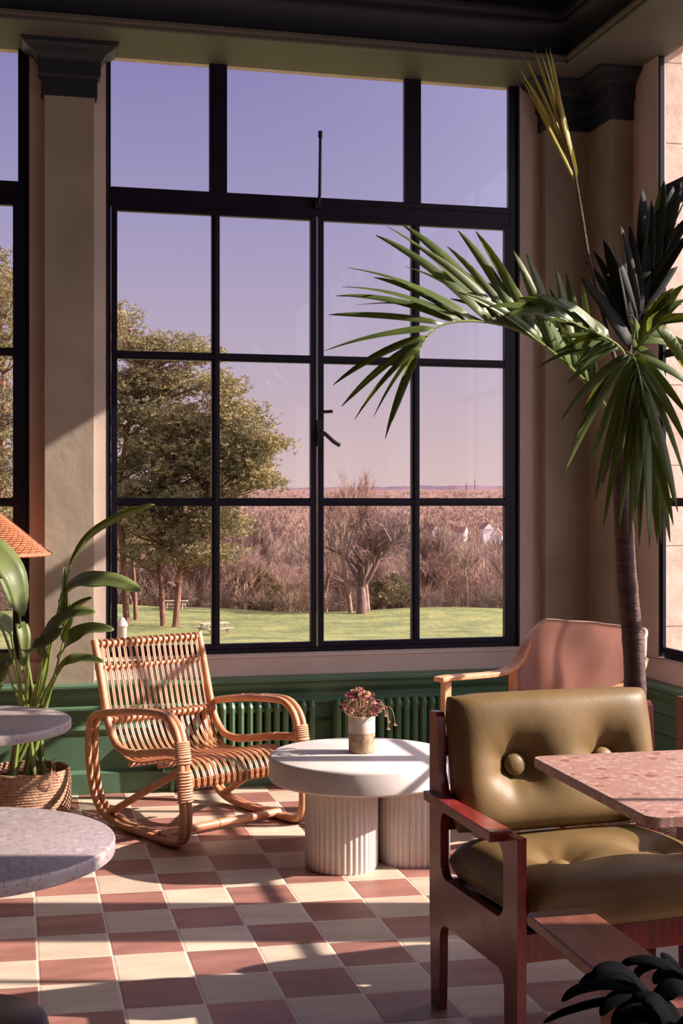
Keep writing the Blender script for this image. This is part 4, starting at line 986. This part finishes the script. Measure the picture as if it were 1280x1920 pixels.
# ------------------------------------------------------------------ bare trees
def bare_tree_mesh(seed, h, spread=.5, levels=5, multi=1, trunk_r=None, sides=4, kids=(3, 4), up=.35, first=.40, k0=0):
    rd_ = random.Random(seed); b = MB(); tr_ = trunk_r or h*.022
    def br(p, d, L_, r_, lev):
        n = 3 if lev < 2 else 2; pts = [p]; q = p
        for i in range(n):
            d = (d+Vector((rd_.uniform(-1, 1), rd_.uniform(-1, 1), rd_.uniform(-.3, .7)*up*1.5))*.17).normalized(); q = q+d*L_/n; pts.append(q)
        b.tube(pts, [r_*(1-.42*i/n) for i in range(n+1)], sides if lev < 2 else 3)
        if lev >= levels: return
        for i in range(rd_.randint(*kids)+(1 if lev > 2 else 0)+(k0 if lev == 0 else 0)):
            t = rd_.uniform(.35 if not (k0 and lev == 0) else .7, 1.0); k = min(n-1, int(t*n)); f_ = t*n-k; s_ = pts[k].lerp(pts[k+1], f_)
            a = rd_.uniform(0, 2*math.pi); pr = d.cross(Vector((math.cos(a), math.sin(a), .3))).normalized()
            nd = (d*(1-spread)+pr*spread+Vector((0, 0, up*.35))).normalized()
            br(s_, nd, L_*rd_.uniform(.55, .8)*(1.6 if (k0 and lev == 0) else 1), max(r_*.5, h*.0011), lev+1)
    for m_ in range(multi):
        a = rd_.uniform(0, 6.28); d0 = Vector((math.cos(a)*.22*(multi > 1), math.sin(a)*.22*(multi > 1), 1)).normalized()
        br(Vector((0, 0, -.3)), d0, h*first, tr_/(multi**.5), 0)
    return b
def at_ground(u, Z_, dz=0):
    r_ = (u-640)/F*Z_; p_ = CR(r_, Z_); p_.z = lawnz(r_, Z_)+dz if Z_ < 165 else interp(VZ, Z_)+dz; return p_
g_ = at_ground(678, 113)
BT = bare_tree_mesh(21, 12.0, .50, 5, 1, .52, 6, (3, 4), .5, .26, 4).build('bare_tree', M['bark_d'], ang=80); BT.location = g_
# twin leaders that rise above the horizon
tag(BT, 'large bare spreading tree standing alone at the lawn edge, right of centre', 'tree')
for i, (uu, sd_) in enumerate(((658, 31), (690, 32))):
    o = bare_tree_mesh(sd_, 13.5, .30, 5, 1, .24, 5, (3, 4), .9).build('bare_tree', M['bark'], ang=80); o.location = at_ground(uu, 114+i)
    tag(o, ('tall slim bare tree rising beside the big spreading tree, left leader', 'tall slim bare tree rising beside the big spreading tree, right leader')[i], 'tree')
pro = [bare_tree_mesh(40+i, (8, 9, 7.5, 10)[i], (.42, .35, .5, .3)[i], 5, (2, 1, 3, 2)[i], None, 3, (3, 4), .6).build('bare_tree', (M['twig'], M['twig2'], M['twig'], M['bark_d'])[i], ang=80) for i in range(4)]
rnd = random.Random(77); used = [False]*4
for i in range(110):
    k = rnd.randrange(4); Z_ = rnd.uniform(118, 160); uu = rnd.uniform(-60, 1010)
    if i % 4 == 0: uu = rnd.uniform(200, 420)
    if abs(uu-675) < 60 and Z_ < 128: Z_ += 14
    o = pro[k] if not used[k] else pro[k].copy()
    if used[k]: C.objects.link(o)
    used[k] = True
    o.location = at_ground(uu, Z_); s_ = rnd.uniform(.75, 1.1)*(1+(Z_-118)/120); o.scale = (s_*1.2, s_*1.2, s_); o.rotation_euler = (0, 0, rnd.uniform(0, 6.28))
    tag(o, 'leafless brown tree in the dense belt of woodland beyond the lawn', 'tree', 'bare trees in the woodland belt beyond the lawn')
# scrub at the foot of the woods
rnd = random.Random(9)
def twigs(n, Z0, Z1, u0, u1, hmin, hmax, k=7, wd=.02):
    b = MB()
    for i in range(n):
        Z_ = rnd.uniform(Z0, Z1); p_ = at_ground(rnd.uniform(u0, u1), Z_, -.1)
        for j in range(k):
            a = rnd.uniform(0, 6.28); h = rnd.uniform(hmin, hmax); l = Vector((math.cos(a)*rnd.uniform(0, .35)*h, math.sin(a)*rnd.uniform(0, .35)*h, h)); s_ = Vector((rnd.uniform(-1, 1), rnd.uniform(-1, 1), 0)).normalized()*wd
            i0 = len(b.v); m_ = p_+l*.55+Vector((rnd.uniform(-.3, .3), rnd.uniform(-.3, .3), 0))
            b.v += [tuple(p_-s_), tuple(p_+s_), tuple(m_+s_*.8), tuple(m_-s_*.8), tuple(p_+l)]
            b.f += [(i0, i0+1, i0+2, i0+3), (i0+3, i0+2, i0+4)]
            for q in range(2):
                c0 = p_+l*rnd.uniform(.3, .9); c1 = c0+Vector((rnd.uniform(-.5, .5), rnd.uniform(-.5, .5), rnd.uniform(.1, .6)))*h*.4; i0 = len(b.v)
                b.v += [tuple(c0-s_*.6), tuple(c0+s_*.6), tuple(c1)]; b.f += [(i0, i0+1, i0+2)]
    return b
def crowns(n, Z0, Z1, u0, u1, h0, h1, k, wd, seed):
    rd_ = random.Random(seed); b = MB()
    for i in range(n):
        Z_ = Z0*(Z1/Z0)**rd_.random(); p_ = at_ground(rd_.uniform(u0, u1), Z_, -.5); h = rd_.uniform(h0, h1)
        for j in range(k):
            th = rd_.uniform(0, 6.28); ph = rd_.uniform(-.2, 1.5); rr = h*.42
            d = Vector((math.cos(th)*math.cos(ph), math.sin(th)*math.cos(ph), math.sin(ph)*1.15+.15)); c0 = p_+Vector((0, 0, h*.45))
            a0 = c0+d*rr*rd_.uniform(0, .5); a1 = c0+d*rr*rd_.uniform(.7, 1.1)+Vector((rd_.gauss(0, .08), rd_.gauss(0, .08), rd_.gauss(0, .08)))*h
            s_ = d.cross(Vector((rd_.uniform(-1, 1), rd_.uniform(-1, 1), rd_.uniform(-1, 1)))).normalized()*wd; i0 = len(b.v)
            b.v += [tuple(a0-s_), tuple(a0+s_), tuple(a1)]; b.f.append((i0, i0+1, i0+2))
        if Z0 > 300: continue
        i0 = len(b.v); s_ = Vector((wd*1.2, 0, 0)); b.v += [tuple(p_-s_), tuple(p_+s_), tuple(p_+s_*.5+Vector((0, 0, h*.6))), tuple(p_-s_*.5+Vector((0, 0, h*.6)))]; b.f.append((i0, i0+1, i0+2, i0+3))
    return b
tag(crowns(1900, 117, 150, -80, 1020, 1.2, 3.6, 60, .016, 5).build('scrub', M['twig2'], smooth=False), 'tangled brown scrub along the far edge of the lawn', 'bushes', kind='stuff')
tag(crowns(650, 128, 170, -80, 1020, 6, 10, 130, .022, 6).build('thicket', M['twig'], smooth=False), 'fine pinkish thicket of bare branches behind the front trees', 'woodland', kind='stuff')
tag(crowns(2600, 160, 420, -80, 1050, 7, 11, 46, .07, 1).build('woodland', M['twig'], smooth=False), 'reddish leafless woodland filling the valley behind the trees', 'woodland', kind='stuff')
tag(crowns(5200, 400, 2200, -80, 1050, 8, 13, 30, .22, 2).build('far_woodland', M['twig2'], smooth=False), 'distant leafless woodland on the far slopes', 'woodland', kind='stuff')

# ------------------------------------------------------------------ pines
def pine(label, trunk, tops, pads, seed, rt=.32, Z_=100, npad=55, bark='pinebark'):
    rd_ = random.Random(seed); b0 = at_ground(trunk[0][0], Z_)
    t = thing('pine_tree', label, 'tree', b0)
    tp = [b0+Vector((0, 0, -.2))]+[P(u_, v_, Z_) for u_, v_ in trunk[1:]]; tp = smooth_path(tp, 6)
    b = MB(); b.tube(tp, [rt*(1-.72*i/(len(tp)-1)) for i in range(len(tp))], 8)
    fol = MB()
    for (u_, v_, su, sv, n_) in pads:
        for k in range(n_):
            a = rd_.uniform(0, 6.28); q = rd_.random()**.5; uu = u_+su*q*math.cos(a); vv = v_+sv*q*math.sin(a); Zc = Z_+rd_.uniform(-3.2, 3.2)
            c_ = P(uu, vv, Zc)
            # limb from trunk to pad
            tb = min(tp, key=lambda s_: abs(s_.z-(c_.z-1.2)))
            if rd_.random() < .5: b.tube([tb, tb.lerp(c_, .5)+Vector((0, 0, -.25)), c_], [.10, .06, .03], 4)
            for j in range(22):
                o = Vector((rd_.gauss(0, .62), rd_.gauss(0, .62), rd_.gauss(0, .24)))
                s0 = c_+o
                for w_ in range(9):
                    d = Vector((rd_.uniform(-1, 1), rd_.uniform(-1, 1), rd_.uniform(-.25, 1))).normalized()*rd_.uniform(.16, .32); sd2 = d.cross(Vector((rd_.uniform(-1, 1), rd_.uniform(-1, 1), rd_.uniform(-1, 1)))).normalized()*.04
                    i0 = len(fol.v); fol.v += [tuple(s0-sd2*.4), tuple(s0+sd2*.4), tuple(s0+d+sd2*.7), tuple(s0+d-sd2*.7)]; fol.f.append((i0, i0+1, i0+2, i0+3))
    b.build('trunk', M[bark], t, world=True); fol.build('foliage', M['pine'], t, smooth=False, world=True)
    return t
pine('tall pine nearest the left pillar with dark leaning trunk', [(238, 1150), (228, 1000), (222, 920), (240, 800), (255, 720), (245, 620)], None,
     [(225, 600, 22, 35, 16), (250, 650, 45, 22, 22), (320, 655, 50, 22, 26), (380, 670, 30, 16, 14), (260, 720, 60, 30, 26), (340, 720, 50, 24, 24), (250, 800, 50, 35, 24), (150, 760, 40, 90, 10), (235, 890, 35, 40, 24), (290, 700, 60, 40, 24), (240, 740, 26, 40, 18), (240, 960, 26, 30, 16)], 1, .25, 98)
pine('pine with a straight brown trunk and broad sunlit crown, middle of the group', [(306, 1155), (302, 1100), (297, 1050), (302, 980), (310, 880), (330, 780)], None,
     [(340, 790, 60, 30, 30), (300, 850, 55, 30, 28), (370, 860, 40, 35, 22), (300, 920, 60, 22, 24), (370, 930, 40, 16, 14), (280, 985, 60, 22, 20), (350, 1000, 40, 20, 18), (300, 790, 70, 50, 34), (330, 880, 80, 36, 36), (260, 930, 40, 30, 20), (270, 1040, 50, 22, 16), (320, 960, 60, 26, 22)], 2, .22, 96)
pine('pine with a pale forked trunk and wide crown reaching right', [(328, 1152), (336, 1090), (342, 1040), (346, 990), (360, 920), (400, 800)], None,
     [(420, 745, 28, 40, 22), (455, 790, 34, 30, 32), (430, 840, 50, 35, 30), (492, 832, 30, 14, 26), (470, 860, 34, 20, 22), (455, 890, 40, 22, 22), (484, 905, 26, 12, 18), (400, 930, 50, 16, 14), (430, 985, 45, 18, 14), (400, 1030, 40, 18, 14), (400, 800, 50, 40, 28), (410, 870, 60, 36, 30), (360, 1040, 40, 20, 14), (380, 960, 50, 24, 20), (400, 720, 30, 24, 12)], 3, .24, 95)
pine('slim pine trunk at the left end of the group', [(255, 1155), (252, 1100), (248, 1040), (246, 990), (244, 940)], None,
     [(240, 960, 40, 22, 14), (260, 1010, 40, 18, 12)], 4, .19, 102)
pine('tall dark pine seen through the left window', [(-8, 1160), (-6, 1000), (4, 850), (6, 700), (0, 560)], None,
     [(0, 500, 26, 36, 14), (15, 560, 34, 40, 22), (10, 650, 45, 50, 32), (10, 760, 50, 60, 36), (5, 870, 50, 50, 28), (10, 960, 45, 40, 22), (15, 1030, 40, 30, 12)], 5, .30, 92)
b = MB(); fk = [P(330, 1090, 94.6), P(348, 1050, 94.6), P(354, 1015, 94.6)]
tag(b.tube(fk, [.2, .18, .15], 8).build('fallen_limb', M['pinebark'], origin=fk[0]), 'broken pale side limb leaning from the forked pine', 'branch')
# evergreen bushes among the scrub
def bush(u_, Z_, h, label, m='pine', n_=120, w_=1.0):
    rd_ = random.Random(int(u_)); b = MB(); p_ = at_ground(u_, Z_)
    for i in range(n_):
        a = rd_.uniform(0, 6.28); z = rd_.random(); rr = h*.42*w_*math.sin(math.pi*min(1, z*.9+.1))*rd_.random()**.4
        c_ = p_+Vector((rr*math.cos(a), rr*math.sin(a), z*h))
        for j in range(8):
            d = Vector((rd_.uniform(-1, 1), rd_.uniform(-1, 1), rd_.uniform(-.5, 1))).normalized()*.35; s_ = d.cross(Vector((0.3, 1, .2))).normalized()*.12; i0 = len(b.v)
            b.v += [tuple(c_-s_), tuple(c_+s_), tuple(c_+d+s_), tuple(c_+d-s_)]; b.f.append((i0, i0+1, i0+2, i0+3))
    tag(b.build('bush', M[m], smooth=False, origin=p_), label, 'bush')
bush(485, 121, 4.6, 'ivy covered green stump between the pines and the centre bar')
bush(770, 140, 11, 'dark evergreen bush right of the big bare tree')
bush(735, 119, 3.2, 'low dark green bush at the foot of the big bare tree', n_=140, w_=1.8)
bush(232, 124, 3.6, 'small green bush left of the pine trunks')

# picnic tables and garden post
def picnic(u_, Z_, label, rot):
    t = thing('picnic_table', label, 'table', at_ground(u_, Z_), rot, None)
    b = MB(); b.box(-.95, -.38, .70, .95, .38, .75); b.build('tabletop', M['bench'], t, smooth=False)
    for y in (-.75, .75): MB().box(-.95, y-.14, .42, .95, y+.14, .47).build('bench_seat', M['bench'], t, smooth=False)
    for x in (-.65, .65):
        b = MB(); b.tube([(x, -.75, 0), (x, -.28, .70)], .05, 4); b.tube([(x, .75, 0), (x, .28, .70)], .05, 4); b.box(x-.03, -.8, .36, x+.03, .8, .42); b.build('leg_frame', M['bench'], t, smooth=False)
picnic(400, 84, 'weathered picnic table on the lawn behind the rattan chair', R(25))
picnic(330, 112, 'distant picnic table by the pine trunks', R(-20))
gp = at_ground(228, 26); 
gp = P(229, 1200, 30); gp.z = lawnz((229-640)/F*30, 30)
ztop = P(229, 1158, 30).z
GP = tag(MB().lathe([(.10, 0), (.10, ztop-gp.z-.22), (.13, ztop-gp.z-.18), (.10, ztop-gp.z-.10), (.04, ztop-gp.z)], 16).build('garden_post', M['stonepost'], ), 'pale garden post outside by the left frame of the window', 'post'); GP.location = gp
# far houses and masts
def house(u_, v_, Z_, w_, d_, h_, rot, label):
    p_ = P(u_, v_, Z_); t = thing('house', label, 'house', p_, rot)
    MB().box(-w_/2, -d_/2, -8, w_/2, d_/2, h_).build('wall', M['housew'], t, smooth=False)
    MB().prism([(-w_/2-.3, h_), (w_/2+.3, h_), (0, h_+w_*.6)], -d_/2-.3, d_/2+.3, 'y').build('roof', M['roof'], t, smooth=False)
    MB().prism([(-w_/2+.1, h_), (w_/2-.1, h_), (0, h_+w_*.52)], -d_/2-.4, -d_/2-.28, 'y').build('gable', M['housew'], t, smooth=False)
house(912, 1004, 620, 5, 9, 3, R(-8), 'white gabled house far off among trees, nearest the right frame')
house(808, 1006, 600, 4.5, 8, 3, R(20), 'white gabled house far off, just right of the glazing bar')
house(862, 1012, 560, 4, 5, 3, R(50), 'low white cottage in the distant trees below the gabled houses')
house(932, 1018, 580, 5, 5, 3.4, R(-30), 'pale house low in the far woodland beside the right frame')
for u_, h_, lb in ((874, 16, 'left radio mast on the horizon'), (890, 24, 'right and taller radio mast on the horizon')):
    p_ = P(u_, 918, 3000); tag(MB().tube([(0, 0, -20), (0, 0, h_)], [1.4, .8], 4).build('mast', M['farhill'], ), lb, 'mast').location = p_
